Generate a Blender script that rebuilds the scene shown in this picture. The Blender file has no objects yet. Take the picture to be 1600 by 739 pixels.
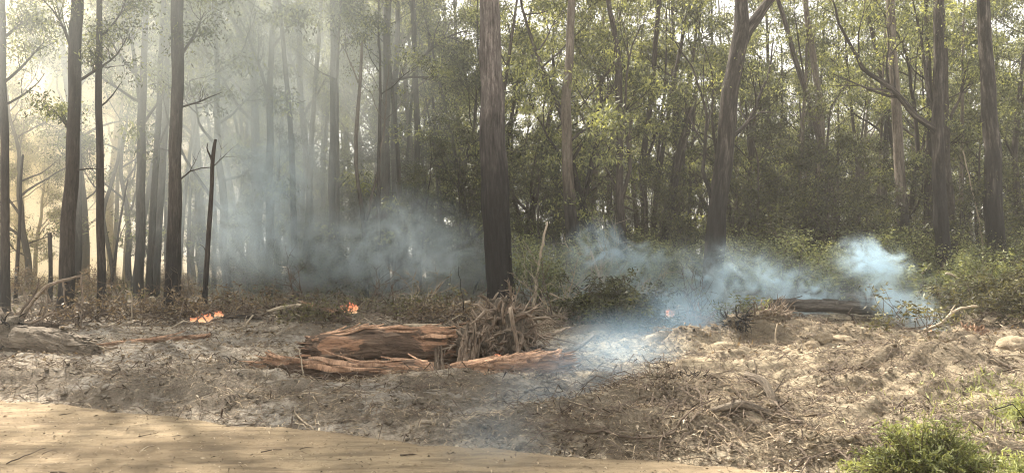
import bpy, math, random
import numpy as np
from mathutils import Vector

# ------------------------------------------------------------------ camera, sky, sun, exposure
SC = bpy.context.scene
COL = SC.collection
F = 1142.0            # focal length in photo pixels
CAMZ = 1.8
HOR = 400.0

cam_d = bpy.data.cameras.new('camera')
cam = bpy.data.objects.new('camera', cam_d)
COL.objects.link(cam)
cam.location = (0, 0, CAMZ)
cam.rotation_euler = (math.radians(90), 0, 0)
cam_d.sensor_width = 36.0
cam_d.lens = 36.0 * F / 1600.0
cam_d.shift_y = (HOR - 369.5) / 1600.0
cam_d.clip_start = 0.1
cam_d.clip_end = 3000
SC.camera = cam

SUN_EL, SUN_AZ = 50.0, -40.0      # degrees; azimuth from +Y, negative to the left
world = bpy.data.worlds.new('World')
SC.world = world
world.use_nodes = True
wn, wl = world.node_tree.nodes, world.node_tree.links
wn.clear()
w_out = wn.new('ShaderNodeOutputWorld')
w_bg = wn.new('ShaderNodeBackground')
w_sky = wn.new('ShaderNodeTexSky')
w_sky.sky_type = 'NISHITA'
w_sky.sun_disc = False
w_sky.sun_elevation = math.radians(SUN_EL)
w_sky.sun_rotation = math.radians(SUN_AZ)
w_sky.dust_density = 6.0
w_sky.air_density = 1.0
w_sky.ozone_density = 1.0
w_mix = wn.new('ShaderNodeMix'); w_mix.data_type = 'RGBA'
w_mix.inputs[0].default_value = 0.78
w_mix.inputs[7].default_value = (10.2, 9.9, 9.1, 1)      # smoke-filled air: the whole sky is a pale warm white
wl.new(w_sky.outputs[0], w_mix.inputs[6])
wl.new(w_mix.outputs[2], w_bg.inputs[0])
w_bg.inputs[1].default_value = 0.052
wl.new(w_bg.outputs[0], w_out.inputs[0])

sun_d = bpy.data.lights.new('sun', 'SUN')
sun = bpy.data.objects.new('sun', sun_d)
COL.objects.link(sun)
sun_d.energy = 5.0
sun_d.angle = math.radians(0.6)
sun_d.color = (1.0, 0.92, 0.79)
el, az = math.radians(SUN_EL), math.radians(SUN_AZ)
sdir = Vector((math.sin(az) * math.cos(el), math.cos(az) * math.cos(el), math.sin(el)))
sun.rotation_euler = sdir.to_track_quat('Z', 'Y').to_euler()

SC.view_settings.view_transform = 'Standard'
SC.view_settings.look = 'None'
SC.view_settings.exposure = 1.9
SC.view_settings.gamma = 1.0
cy = SC.cycles
cy.use_denoising = True
cy.filter_width = 1.1
cy.max_bounces = 6
cy.diffuse_bounces = 3
cy.glossy_bounces = 1
cy.transmission_bounces = 3
cy.transparent_max_bounces = 8
cy.volume_bounces = 2
cy.sample_clamp_indirect = 4.0
cy.volume_max_steps = 48
cy.volume_step_rate = 1.6
cy.use_adaptive_sampling = True
cy.adaptive_threshold = 0.03

rng = np.random.default_rng(7)
random.seed(7)

# ------------------------------------------------------------------ helpers
def PX(px, Y):
    return (px - 800.0) / F * Y
def PZ(py, Y):
    return CAMZ + (HOR - py) / F * Y

def vnoise(x, y, seed=0):
    x = np.asarray(x, float); y = np.asarray(y, float)
    xi = np.floor(x).astype(np.int64); yi = np.floor(y).astype(np.int64)
    fx = x - xi; fy = y - yi
    ux = fx * fx * fx * (fx * (fx * 6 - 15) + 10); uy = fy * fy * fy * (fy * (fy * 6 - 15) + 10)
    def h(a, b):
        n = (a * 374761393 + b * 668265263 + seed * 1442695041) & 0xffffffff
        n = ((n ^ (n >> 13)) * 1274126177) & 0xffffffff
        n = n ^ (n >> 16)
        ang = (n & 0xffff) / 65536.0 * 2 * math.pi
        return np.cos(ang), np.sin(ang)
    def g(a, b, dx, dy):
        cx, sy = h(a, b)
        return cx * dx + sy * dy
    n00 = g(xi, yi, fx, fy); n10 = g(xi + 1, yi, fx - 1, fy)
    n01 = g(xi, yi + 1, fx, fy - 1); n11 = g(xi + 1, yi + 1, fx - 1, fy - 1)
    return 1.4 * ((n00 * (1 - ux) + n10 * ux) * (1 - uy) + (n01 * (1 - ux) + n11 * ux) * uy)

def fbm(x, y, oct=4, seed=0, gain=0.5, ridged=False):
    s = 0; a = 1.0; f = 1.0
    for i in range(oct):
        n = vnoise(x * f + 17.3 * i, y * f - 9.1 * i, seed + i)
        if ridged:
            n = 1 - 2 * np.abs(n)
        s = s + a * n
        a *= gain; f *= 2.03
    return s

def sstep(a, b, x):
    t = np.clip((np.asarray(x, float) - a) / (b - a), 0, 1)
    return t * t * (3 - 2 * t)

EDGE_X = np.array([-40, -6.3, -3.93, -1.93, -0.6, 0.36, 1.66, 2.6, 40.0])
EDGE_Y = np.array([16, 9.05, 8.2, 7.45, 6.98, 6.72, 6.28, 5.95, -10.0])
def edge(x):
    x = np.asarray(x, float)
    return np.interp(x, EDGE_X, EDGE_Y) + 0.18 * vnoise(x * 0.9, x * 0 + 3.3, 5) + 0.06 * vnoise(x * 4, x * 0, 6)

# mounds: px centre, Y, half width m, half depth m, height m
MOUNDS = [
    (60, 9.9, 1.5, .45, .20), (330, 9.6, .9, .5, .30), (400, 9.0, .8, .35, .24), (200, 9.0, .7, .3, .12),
    (470, 15.5, 1.5, .7, .30), (560, 8.7, .8, .5, .16), (640, 9.4, .7, .4, .16), (760, 9.2, .8, .7, .24),
    (330, 13.5, 1.4, .5, .16), (130, 14.0, 1.6, .5, .12), (250, 16.5, 1.5, .7, .12),
    (1040, 7.9, 1.1, .42, .30), (940, 7.6, .8, .5, .14), (1200, 8.3, .8, .5, .22), (1150, 7.1, .8, .35, .14), (1300, 7.2, .8, .3, .12),
    (1440, 11.0, 1.1, .4, .44), (1330, 11.6, .9, .35, .24), (1140, 10.8, 1.0, .35, .16), (1500, 9.6, 1.2, .35, .22),
    (1215, 15.2, 1.25, .8, .44), (1130, 14.6, .9, .5, .16), (1060, 14.2, .8, .5, .26), (1300, 14.5, .8, .5, .12),
    (1390, 14.3, 1.2, .5, .10), (1470, 14.0, .8, .5, .14), (1560, 14.0, 1.0, .5, .18), (1680, 14, 1.2, .8, .25),
    (960, 16.0, 1.3, .7, .18), (860, 16.3, 1.1, .7, .12), (700, 16.0, 1.6, .7, .16), (30, 15.5, 1.2, .6, .16),
    (1000, 11.5, 1.2, .4, .10), (900, 10.0, .8, .3, .12), (1250, 9.7, 1.0, .25, .10), (520, 11.3, 1.0, .3, .08),
]
def H(x, y):
    x = np.asarray(x, float); y = np.asarray(y, float)
    e = edge(x)
    d = y - e                                   # distance beyond the road edge
    off = sstep(-0.05, 0.7, d)
    z = 0.05 * fbm(x * .25, y * .25, 2, 11)
    z = z + 0.45 * sstep(17, 30, y) * (0.35 + 0.65 * sstep(3, 12, x)) + 0.15 * sstep(16, 24, y)
    z = z + 0.25 * sstep(20, 60, y) * fbm(x * .06, y * .06, 2, 31)
    # berm pushed up by the grader
    bm = np.exp(-((d - 0.55 - 0.25 * vnoise(x * .7, y * 0, 9)) / 0.35) ** 2) * (0.13 + 0.09 * vnoise(x * 1.3, x * 0 + 2, 8))
    z = z + bm * sstep(-.1, .2, d)
    for (px, Y, rx, ry, h) in MOUNDS:
        cx = PX(px, Y)
        wx = x + 0.3 * vnoise(x * 1.1, y * 1.1, 21); wy = y + 0.3 * vnoise(x * 1.1 + 5, y * 1.1, 22)
        q = ((wx - cx) / rx) ** 2 + ((wy - Y) / ry) ** 2
        z = z + h * np.exp(-q * 0.9) * off
    near = 1 - 0.75 * sstep(17, 26, y)
    wx = x + .25 * vnoise(x * 1.7, y * 1.7, 41); wy = y + .25 * vnoise(x * 1.7 + 9, y * 1.7, 42)
    z = z + off * near * (0.095 * fbm(wx * .7, wy * 1.7, 3, 51, .5, True) - 0.075
                          + 0.036 * fbm(wx * .8, wy * 4.5, 3, 57, .5) + sstep(-.5, 3, x) * (.13 * fbm(wx * .45, wy * 1.25, 2, 67, .5, True) - .07)
                          + 0.012 * fbm(wx * 3.1, wy * 6.0, 3, 61, .55, True)
                          + 0.015 * fbm(wx * 9, wy * 13, 4, 71, .65) * (1 + 1.2 * vnoise(wx * .8, wy * 1.2, 77)))
    # dozer track corrugation on the right front mound
    z = z - (1 - off) * 0.05
    return z
def Hs(x, y):
    return float(H(np.array([x]), np.array([y]))[0])

def put(me, obj_name, parent=None, loc=None):
    o = bpy.data.objects.new(obj_name, me)
    COL.objects.link(o)
    if parent is not None:
        o.parent = parent
    if loc is not None:
        o.location = loc
    return o
def tag(o, label=None, cat=None, group=None, kind=None):
    if label: o['label'] = label
    if cat: o['category'] = cat
    if group: o['group'] = group
    if kind: o['kind'] = kind
    return o
def empty(name, loc, label=None, cat=None, group=None):
    o = bpy.data.objects.new(name, None)
    COL.objects.link(o)
    o.location = loc
    o.empty_display_size = 0.3
    return tag(o, label, cat, group)
def clone(root, loc, rz=0.0, sc=1.0, label=None, group=None):
    r = root.copy(); COL.objects.link(r)
    r.location = loc; r.rotation_euler = (0, 0, rz); r.scale = (sc, sc, sc)
    if label: r['label'] = label
    if group: r['group'] = group
    for ch in list(root.children):
        c = ch.copy(); COL.objects.link(c); c.parent = r
        for g in ch.children:
            d = g.copy(); COL.objects.link(d); d.parent = c
    return r

class MB:
    """collects quads with a grain coordinate and a tone value"""
    def __init__(s):
        s.V = []; s.Q = []; s.G = []; s.T = []; s.n = 0
    def add(s, V, Q, G=None, T=None):
        V = np.asarray(V, float)
        s.V.append(V); s.Q.append(np.asarray(Q, np.int64) + s.n)
        s.G.append(V if G is None else G)
        s.T.append(np.full(len(V), 0.5) if T is None else T)
        s.n += len(V)
    def tube(s, path, radii, sides=8, rough=0.0, rf=3.0, seed=0, tone=0.5, cap=True, flute=0.0, nfl=9):
        path = np.asarray(path, float); radii = np.asarray(radii, float)
        n = len(path)
        if cap:
            t0 = path[0] - (path[1] - path[0]) * 1e-3; t1 = path[-1] + (path[-1] - path[-2]) * 1e-3
            path = np.vstack([t0, path, t1]); radii = np.concatenate([[radii[0] * .02], radii, [radii[-1] * .02]])
            n += 2
        tan = np.gradient(path, axis=0)
        tan /= np.linalg.norm(tan, axis=1, keepdims=True) + 1e-12
        ref = np.array([0, 1, 0.]) if abs(tan[0][1]) < .8 else np.array([1., 0, 0])
        A = np.zeros((n, 3)); u = ref
        for i in range(n):
            u = u - tan[i] * np.dot(u, tan[i]); u = u / (np.linalg.norm(u) + 1e-12); A[i] = u
        B = np.cross(tan, A)
        L = np.concatenate([[0], np.cumsum(np.linalg.norm(np.diff(path, axis=0), axis=1))])
        th = np.arange(sides) / sides * 2 * math.pi
        c, sn = np.cos(th), np.sin(th)
        R = np.repeat(radii[:, None], sides, 1)
        if rough:
            nz = fbm((np.cos(th)[None, :] * 1.3 + seed * 3.7) + L[:, None] * 0.15, np.sin(th)[None, :] * 1.3 + L[:, None] * rf, 3, seed % 97)
            R = R * (1 + rough * nz)
        if flute:
            nz = vnoise(th[None, :] / (2 * math.pi) * nfl * 2 + 0 * L[:, None], L[:, None] * .8 + seed, 3 + seed % 50)
            R = R * (1 + flute * nz)
        V = path[:, None, :] + R[:, :, None] * (c[None, :, None] * A[:, None, :] + sn[None, :, None] * B[:, None, :])
        G = np.stack([R * c[None, :], R * sn[None, :], np.repeat(L[:, None], sides, 1)], 2) + seed * 1.37 % 50
        i = np.arange(n - 1)[:, None]; j = np.arange(sides)[None, :]; k = (j + 1) % sides
        Q = np.stack([i * sides + j, i * sides + k, (i + 1) * sides + k, (i + 1) * sides + j], 2).reshape(-1, 4)
        s.add(V.reshape(-1, 3), Q, G.reshape(-1, 3), np.full(n * sides, tone))
    def quads(s, C, D, Wd, tone=None, droop=0.0):
        """diamond leaves: base C, tip C+D, half-width vector Wd"""
        C = np.asarray(C); n = len(C)
        mid = C + D * 0.45 + np.array([0, 0, 1.0]) * droop
        V = np.stack([C, mid - Wd, C + D, mid + Wd], 1).reshape(-1, 3)
        Q = np.arange(4 * n).reshape(-1, 4)
        T = np.full(n, .5) if tone is None else tone
        s.add(V, Q, V, np.repeat(T, 4))
    def mesh(s, name, mat, smooth=True):
        V = np.concatenate(s.V); Q = np.concatenate(s.Q); G = np.concatenate(s.G); T = np.concatenate(s.T)
        return arr_mesh(name, V, Q, mat, smooth, G, T)

def arr_mesh(name, V, Q, mat, smooth=True, G=None, T=None):
    me = bpy.data.meshes.new(name)
    me.vertices.add(len(V)); me.vertices.foreach_set('co', np.ascontiguousarray(V, np.float32).ravel())
    Q = np.ascontiguousarray(Q, np.int32); k = Q.shape[1]
    me.loops.add(Q.size); me.loops.foreach_set('vertex_index', Q.ravel())
    me.polygons.add(len(Q)); me.polygons.foreach_set('loop_start', np.arange(0, Q.size, k, dtype=np.int32))
    me.polygons.foreach_set('use_smooth', np.full(len(Q), bool(smooth)))
    if G is not None:
        a = me.attributes.new('grain', 'FLOAT_VECTOR', 'POINT'); a.data.foreach_set('vector', np.ascontiguousarray(G, np.float32).ravel())
    if T is not None:
        a = me.attributes.new('tone', 'FLOAT', 'POINT'); a.data.foreach_set('value', np.ascontiguousarray(T, np.float32))
    me.update(calc_edges=True)
    me.validate()
    me.materials.append(mat)
    return me

# ------------------------------------------------------------------ materials
class NT:
    def __init__(s, name, surface=True):
        s.m = bpy.data.materials.new(name); s.m.use_nodes = True
        s.t = s.m.node_tree; s.t.nodes.clear()
        s.out = s.t.nodes.new('ShaderNodeOutputMaterial')
    def n(s, typ, **kw):
        nd = s.t.nodes.new('ShaderNode' + typ)
        for k, v in kw.items():
            if k == 'ins':
                for kk, vv in v.items():
                    if hasattr(vv, 'is_output') or isinstance(vv, bpy.types.NodeSocket):
                        s.t.links.new(vv, nd.inputs[kk])
                    else:
                        nd.inputs[kk].default_value = vv
            else:
                setattr(nd, k, v)
        return nd
    def mix(s, fac, a, b, mode='MIX'):
        nd = s.n('Mix', data_type='RGBA', blend_type=mode)
        for i, v in ((0, fac), (6, a), (7, b)):
            if isinstance(v, bpy.types.NodeSocket): s.t.links.new(v, nd.inputs[i])
            elif i == 0: nd.inputs[0].default_value = v
            else: nd.inputs[i].default_value = (*v[:3], 1)
        return nd.outputs[2]
    def ramp(s, fac, stops):
        nd = s.n('ValToRGB')
        cr = nd.color_ramp
        while len(cr.elements) < len(stops): cr.elements.new(.5)
        for e, (p, c) in zip(cr.elements, stops):
            e.position = p; e.color = (*c, 1) if len(c) == 3 else c
        s.t.links.new(fac, nd.inputs[0])
        return nd.outputs[0]
    def math(s, op, a, b=None, c=None, clamp=False):
        nd = s.n('Math', operation=op); nd.use_clamp = clamp
        for i, v in enumerate((a, b, c)):
            if v is None: continue
            if isinstance(v, bpy.types.NodeSocket): s.t.links.new(v, nd.inputs[i])
            else: nd.inputs[i].default_value = v
        return nd.outputs[0]
    def vmath(s, op, a, b=None):
        nd = s.n('VectorMath', operation=op)
        for i, v in enumerate((a, b)):
            if v is None: continue
            if isinstance(v, bpy.types.NodeSocket): s.t.links.new(v, nd.inputs[i])
            else: nd.inputs[i].default_value = v
        return nd.outputs['Value' if op in ('LENGTH', 'DISTANCE', 'DOT_PRODUCT') else 'Vector']
    def noise(s, vec, scale, detail=4, rough=.55, dist=0):
        nd = s.n('TexNoise', ins={'Scale': scale, 'Detail': detail, 'Roughness': rough, 'Distortion': dist})
        s.t.links.new(vec, nd.inputs['Vector'])
        return nd.outputs[0]
    def attr(s, name, out=1):
        nd = s.n('Attribute', attribute_name=name)
        return nd.outputs[{'vec': 1, 'fac': 2}[out] if out in ('vec', 'fac') else out]
    def bsdf(s, col, rough=.9, bump=None, bdist=.02, bstr=.6, spec=.2):
        b = s.n('BsdfPrincipled')
        for k, v in (('Base Color', col), ('Roughness', rough), ('Specular IOR Level', spec)):
            if isinstance(v, bpy.types.NodeSocket): s.t.links.new(v, b.inputs[k])
            else: b.inputs[k].default_value = (*v, 1) if k == 'Base Color' else v
        if bump is not None:
            bn = s.n('Bump', ins={'Height': bump, 'Strength': bstr, 'Distance': bdist})
            s.t.links.new(bn.outputs[0], b.inputs['Normal'])
        s.t.links.new(b.outputs[0], s.out.inputs[0])
        return b

def m_soil():
    m = NT('soil')
    p = m.n('NewGeometry').outputs['Position']
    p2 = m.vmath('MULTIPLY', p, (1, 2.6, 2.6))
    big = m.noise(p2, .38, 4, .6, .4)
    med = m.noise(p2, 1.9, 5, .65, .6)
    fine = m.noise(p, 14, 5, .7)
    vfine = m.noise(p, 60, 3, .7)
    sep = m.n('SeparateXYZ'); m.t.links.new(p, sep.inputs[0])
    right = m.n('MapRange', interpolation_type='SMOOTHSTEP', ins={0: m.math('ADD', sep.outputs[0], m.math('MULTIPLY', big, 4.0)), 1: 0.5, 2: 5.5})
    tan_ = m.mix(right.outputs[0], (.35, .305, .25), (.335, .275, .185))
    grey = m.mix(right.outputs[0], (.235, .22, .20), (.27, .225, .16))
    brown = m.mix(right.outputs[0], (.085, .070, .058), (.105, .080, .054))
    c = m.mix(m.ramp(big, [(.42, (0, 0, 0)), (.56, (1, 1, 1))]), grey, tan_)
    c = m.mix(m.ramp(med, [(.38, (.9, .9, .9)), (.50, (0, 0, 0))]), c, brown)
    turned = m.attr('tone', 'fac')  # dug earth, plus the painted shade of mound fronts
    tn = m.math('ADD', m.math('MULTIPLY', turned, 1.1), m.math('MULTIPLY', m.math('SUBTRACT', .5, med), 3.0))
    tn = m.ramp(tn, [(.30, (0, 0, 0)), (.62, (.92, .92, .92))])
    c = m.mix(tn, c, brown)
    c = m.mix(m.ramp(fine, [(.36, (.75, .75, .75)), (.5, (0, 0, 0))]), c, (.07, .055, .04))
    c = m.mix(m.ramp(fine, [(.58, (0, 0, 0)), (.74, (.7, .7, .7))]), c, (.45, .38, .27))
    c = m.mix(.22, c, m.ramp(vfine, [(.3, (.05, .04, .03)), (.7, (.6, .52, .4))]))
    h = m.math('ADD', m.math('MULTIPLY', fine, 1.0), m.math('MULTIPLY', vfine, .35))
    m.bsdf(c, .95, h, .05, .9, .1)
    return m.m

def m_road():
    m = NT('sandy_road')
    p = m.n('NewGeometry').outputs['Position']
    p2 = m.vmath('MULTIPLY', p, (.5, 1.3, 1))
    big = m.noise(p2, .8, 4, .6)
    st = m.noise(m.vmath('MULTIPLY', p, (.8, 5.0, 1)), 1.6, 5, .65, .3)
    fine = m.noise(p, 22, 5, .7)
    grit = m.noise(p, 90, 3, .8)
    c = m.ramp(big, [(.3, (.17, .13, .086)), (.5, (.255, .198, .130)), (.72, (.32, .255, .168))])
    c = m.mix(m.ramp(st, [(.35, (.8, .8, .8)), (.55, (0, 0, 0))]), c, (.125, .097, .068))
    c = m.mix(m.ramp(fine, [(.34, (.8, .8, .8)), (.44, (0, 0, 0))]), c, (.17, .125, .08))
    c = m.mix(m.ramp(grit, [(.62, (0, 0, 0)), (.74, (.7, .7, .7))]), c, (.40, .33, .23))
    c = m.mix(m.ramp(grit, [(.26, (.7, .7, .7)), (.38, (0, 0, 0))]), c, (.15, .11, .07))
    m.bsdf(c, .95, m.math('ADD', fine, m.math('MULTIPLY', grit, .4)), .03, .7, .1)
    return m.m

def m_bark(name, dark, mid, pale, char=None, scale=1.0, char_col=(.011, .010, .010), patch=None, rough_amp=1.0):
    m = NT(name)
    g = m.attr('grain', 'vec')
    gs = m.vmath('MULTIPLY', g, (9 * scale, 9 * scale, 1.1 * scale))
    f1 = m.noise(gs, 1.6, 5, .7, .35)
    g2 = m.vmath('MULTIPLY', g, (3, 3, .7))
    f2 = m.noise(g2, 1.0, 4, .6, .2)
    g3 = m.vmath('MULTIPLY', g, (26, 26, 5))
    f3 = m.noise(g3, 1.5, 3, .7)
    c = m.ramp(f1, [(.30, dark), (.50, mid), (.70, pale)])
    c = m.mix(m.ramp(f2, [(.3, (.75, .75, .75)), (.6, (0, 0, 0))]), c, tuple(.55 * a for a in mid))
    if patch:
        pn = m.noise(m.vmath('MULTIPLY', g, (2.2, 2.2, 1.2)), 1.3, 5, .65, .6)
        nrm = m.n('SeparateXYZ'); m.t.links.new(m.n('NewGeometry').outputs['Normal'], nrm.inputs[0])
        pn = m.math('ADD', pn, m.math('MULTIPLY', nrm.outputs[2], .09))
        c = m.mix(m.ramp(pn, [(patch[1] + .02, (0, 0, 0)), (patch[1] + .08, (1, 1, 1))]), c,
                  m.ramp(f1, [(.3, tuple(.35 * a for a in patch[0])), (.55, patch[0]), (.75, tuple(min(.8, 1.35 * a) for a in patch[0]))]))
    c = m.mix(m.ramp(f3, [(.35, (.5, .5, .5)), (.5, (0, 0, 0))]), c, tuple(.4 * a for a in dark))
    if char:
        oc = m.n('TexCoord').outputs['Object']
        sep = m.n('SeparateXYZ'); m.t.links.new(oc, sep.inputs[0])
        z = m.math('ADD', sep.outputs[2], m.math('MULTIPLY', m.math('SUBTRACT', f2, .5), char * .9))
        z = m.math('ADD', z, m.math('MULTIPLY', m.math('SUBTRACT', f1, .5), 1.6))
        mr = m.n('MapRange', interpolation_type='SMOOTHSTEP', ins={0: z, 1: char * .55, 2: char * 1.3, 3: 1.0, 4: 0.0})
        c = m.mix(mr.outputs[0], c, m.ramp(f1, [(.35, char_col), (.7, tuple(2.6 * a for a in char_col))]))
    m.bsdf(c, .92, m.math('ADD', f1, m.math('MULTIPLY', f3, .35)), .035 * rough_amp, 1.0, .15)
    return m.m

def m_leaf(name, stops, trans=.45, tcol=None):
    m = NT(name)
    t = m.attr('tone', 'fac')
    oi = m.n('ObjectInfo').outputs['Random']
    tt = m.math('ADD', t, m.math('MULTIPLY', m.math('SUBTRACT', oi, .5), .22), clamp=True)
    c = m.ramp(tt, stops)
    d = m.n('BsdfPrincipled', ins={'Roughness': .55, 'Specular IOR Level': .35})
    m.t.links.new(c, d.inputs['Base Color'])
    tr = m.n('BsdfTranslucent')
    tc = m.mix(1.0, c, tcol or (1.35, 1.25, .6), 'MULTIPLY')
    m.t.links.new(tc, tr.inputs[0])
    mx = m.n('MixShader', ins={0: trans})
    m.t.links.new(d.outputs[0], mx.inputs[1]); m.t.links.new(tr.outputs[0], mx.inputs[2])
    m.t.links.new(mx.outputs[0], m.out.inputs[0])
    return m.m

def m_tone(name, stops, rough=.9):
    m = NT(name)
    t = m.attr('tone', 'fac')
    g = m.attr('grain', 'vec')
    f = m.noise(m.vmath('MULTIPLY', g, (30, 30, 8)), 1.2, 3, .6)
    c = m.ramp(t, stops)
    c = m.mix(m.ramp(f, [(.3, (.6, .6, .6)), (.55, (0, 0, 0))]), c, tuple(.35 * a for a in stops[0][1]))
    m.bsdf(c, rough, f, .008, .5, .15)
    return m.m

def m_rock():
    m = NT('pale_rock')
    p = m.n('TexCoord').outputs['Object']
    f = m.noise(p, 5, 6, .7, .4); g = m.noise(p, 28, 4, .7)
    c = m.ramp(f, [(.3, (.15, .115, .08)), (.5, (.27, .22, .155)), (.7, (.36, .30, .22))])
    c = m.mix(m.ramp(g, [(.35, (.6, .6, .6)), (.5, (0, 0, 0))]), c, (.16, .12, .08))
    m.bsdf(c, .95, m.math('ADD', f, m.math('MULTIPLY', g, .4)), .04, .9, .1)
    return m.m

def m_flame():
    m = NT('flame')
    t = m.attr('tone', 'fac')
    c = m.ramp(t, [(0, (1, .62, .34)), (.3, (1, .36, .17)), (1, (.8, .18, .10))])
    e = m.n('Emission', ins={'Strength': .42})
    m.t.links.new(c, e.inputs[0])
    tr = m.n('BsdfTransparent')
    mx = m.n('MixShader')
    lw = m.n('LayerWeight', ins={'Blend': .45})
    m.t.links.new(m.math('ADD', m.math('MULTIPLY', lw.outputs[1], .75), .10, clamp=True), mx.inputs[0])
    m.t.links.new(e.outputs[0], mx.inputs[1]); m.t.links.new(tr.outputs[0], mx.inputs[2])
    m.t.links.new(mx.outputs[0], m.out.inputs[0])
    return m.m

SOIL = m_soil(); ROAD = m_road(); ROCK = m_rock(); FLAME = m_flame()
BK_BIG = m_bark('stringybark', (.030, .025, .023), (.125, .106, .098), (.27, .235, .215), char=5.6, scale=1.0)
BK_MID = m_bark('furrowed_bark', (.022, .018, .016), (.068, .057, .050), (.145, .125, .110), char=2.6, scale=1.2)
BK_PALE = m_bark('pale_gum_bark', (.0600, .0465, .0375), (.1500, .1237, .1013), (.2550, .2213, .1837), char=4.0, scale=.8)
BK_DARK = m_bark('dark_bark', (.0188, .0150, .0135), (.0488, .0390, .0338), (.0900, .0750, .0638), char=1.4, scale=1.3)
BK_FLAKE = m_bark('flaky_bark', (.014, .012, .011), (.052, .044, .039), (.20, .172, .148), char=4.6, scale=.7, rough_amp=1.6)
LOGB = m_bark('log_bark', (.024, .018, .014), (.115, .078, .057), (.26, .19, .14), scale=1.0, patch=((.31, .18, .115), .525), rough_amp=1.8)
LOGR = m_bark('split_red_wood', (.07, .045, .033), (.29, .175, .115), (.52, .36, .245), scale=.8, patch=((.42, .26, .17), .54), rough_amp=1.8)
LOGG = m_bark('weathered_log_bark', (.06, .05, .04), (.17, .14, .11), (.33, .28, .22), scale=.9, rough_amp=1.8)
LOGD = m_bark('charred_log', (.030, .027, .025), (.095, .085, .077), (.19, .17, .15), scale=.9, rough_amp=1.5)
WPALE = m_bark('bleached_wood', (.22, .17, .12), (.42, .35, .26), (.58, .50, .38), scale=1.5, rough_amp=.5)
WROOT = m_bark('root_wood', (.055, .042, .033), (.22, .17, .13), (.46, .38, .30), scale=1.2, rough_amp=.8)
WTWIG = m_bark('twig_bark', (.05, .038, .03), (.13, .10, .078), (.24, .19, .15), scale=2, rough_amp=.5)
LF_TOP = m_leaf('gum_leaf', [(0, (.030, .034, .023)), (.4, (.080, .092, .056)), (.7, (.185, .205, .11)), (1, (.36, .38, .17))])
LF_DARK = m_leaf('understorey_leaf', [(0, (.018, .019, .012)), (.5, (.045, .049, .029)), (1, (.13, .14, .062))], .35)
LF_FERN = m_leaf('fern_leaf', [(0, (.055, .066, .036)), (.5, (.145, .165, .085)), (1, (.32, .34, .18))], .4)
LF_BUSH = m_leaf('feathery_leaf', [(0, (.07, .082, .038)), (.5, (.20, .225, .10)), (1, (.44, .47, .23))], .35)
LF_DRY = m_leaf('dry_leaf', [(0, (.05, .035, .022)), (.5, (.14, .10, .06)), (1, (.30, .23, .14))], .25, (1.1, .95, .7))
LF_GRASS = m_leaf('undergrowth_leaf', [(0, (.028, .026, .016)), (.5, (.078, .074, .038)), (1, (.19, .18, .085))], .3)
STRAW = m_tone('bark_shreds', [(0, (.06, .045, .032)), (.5, (.22, .165, .11)), (1, (.50, .41, .29))])
CHIP = m_tone('bark_chips', [(0, (.16, .12, .085)), (.5, (.38, .31, .23)), (1, (.62, .54, .42))])

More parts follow.
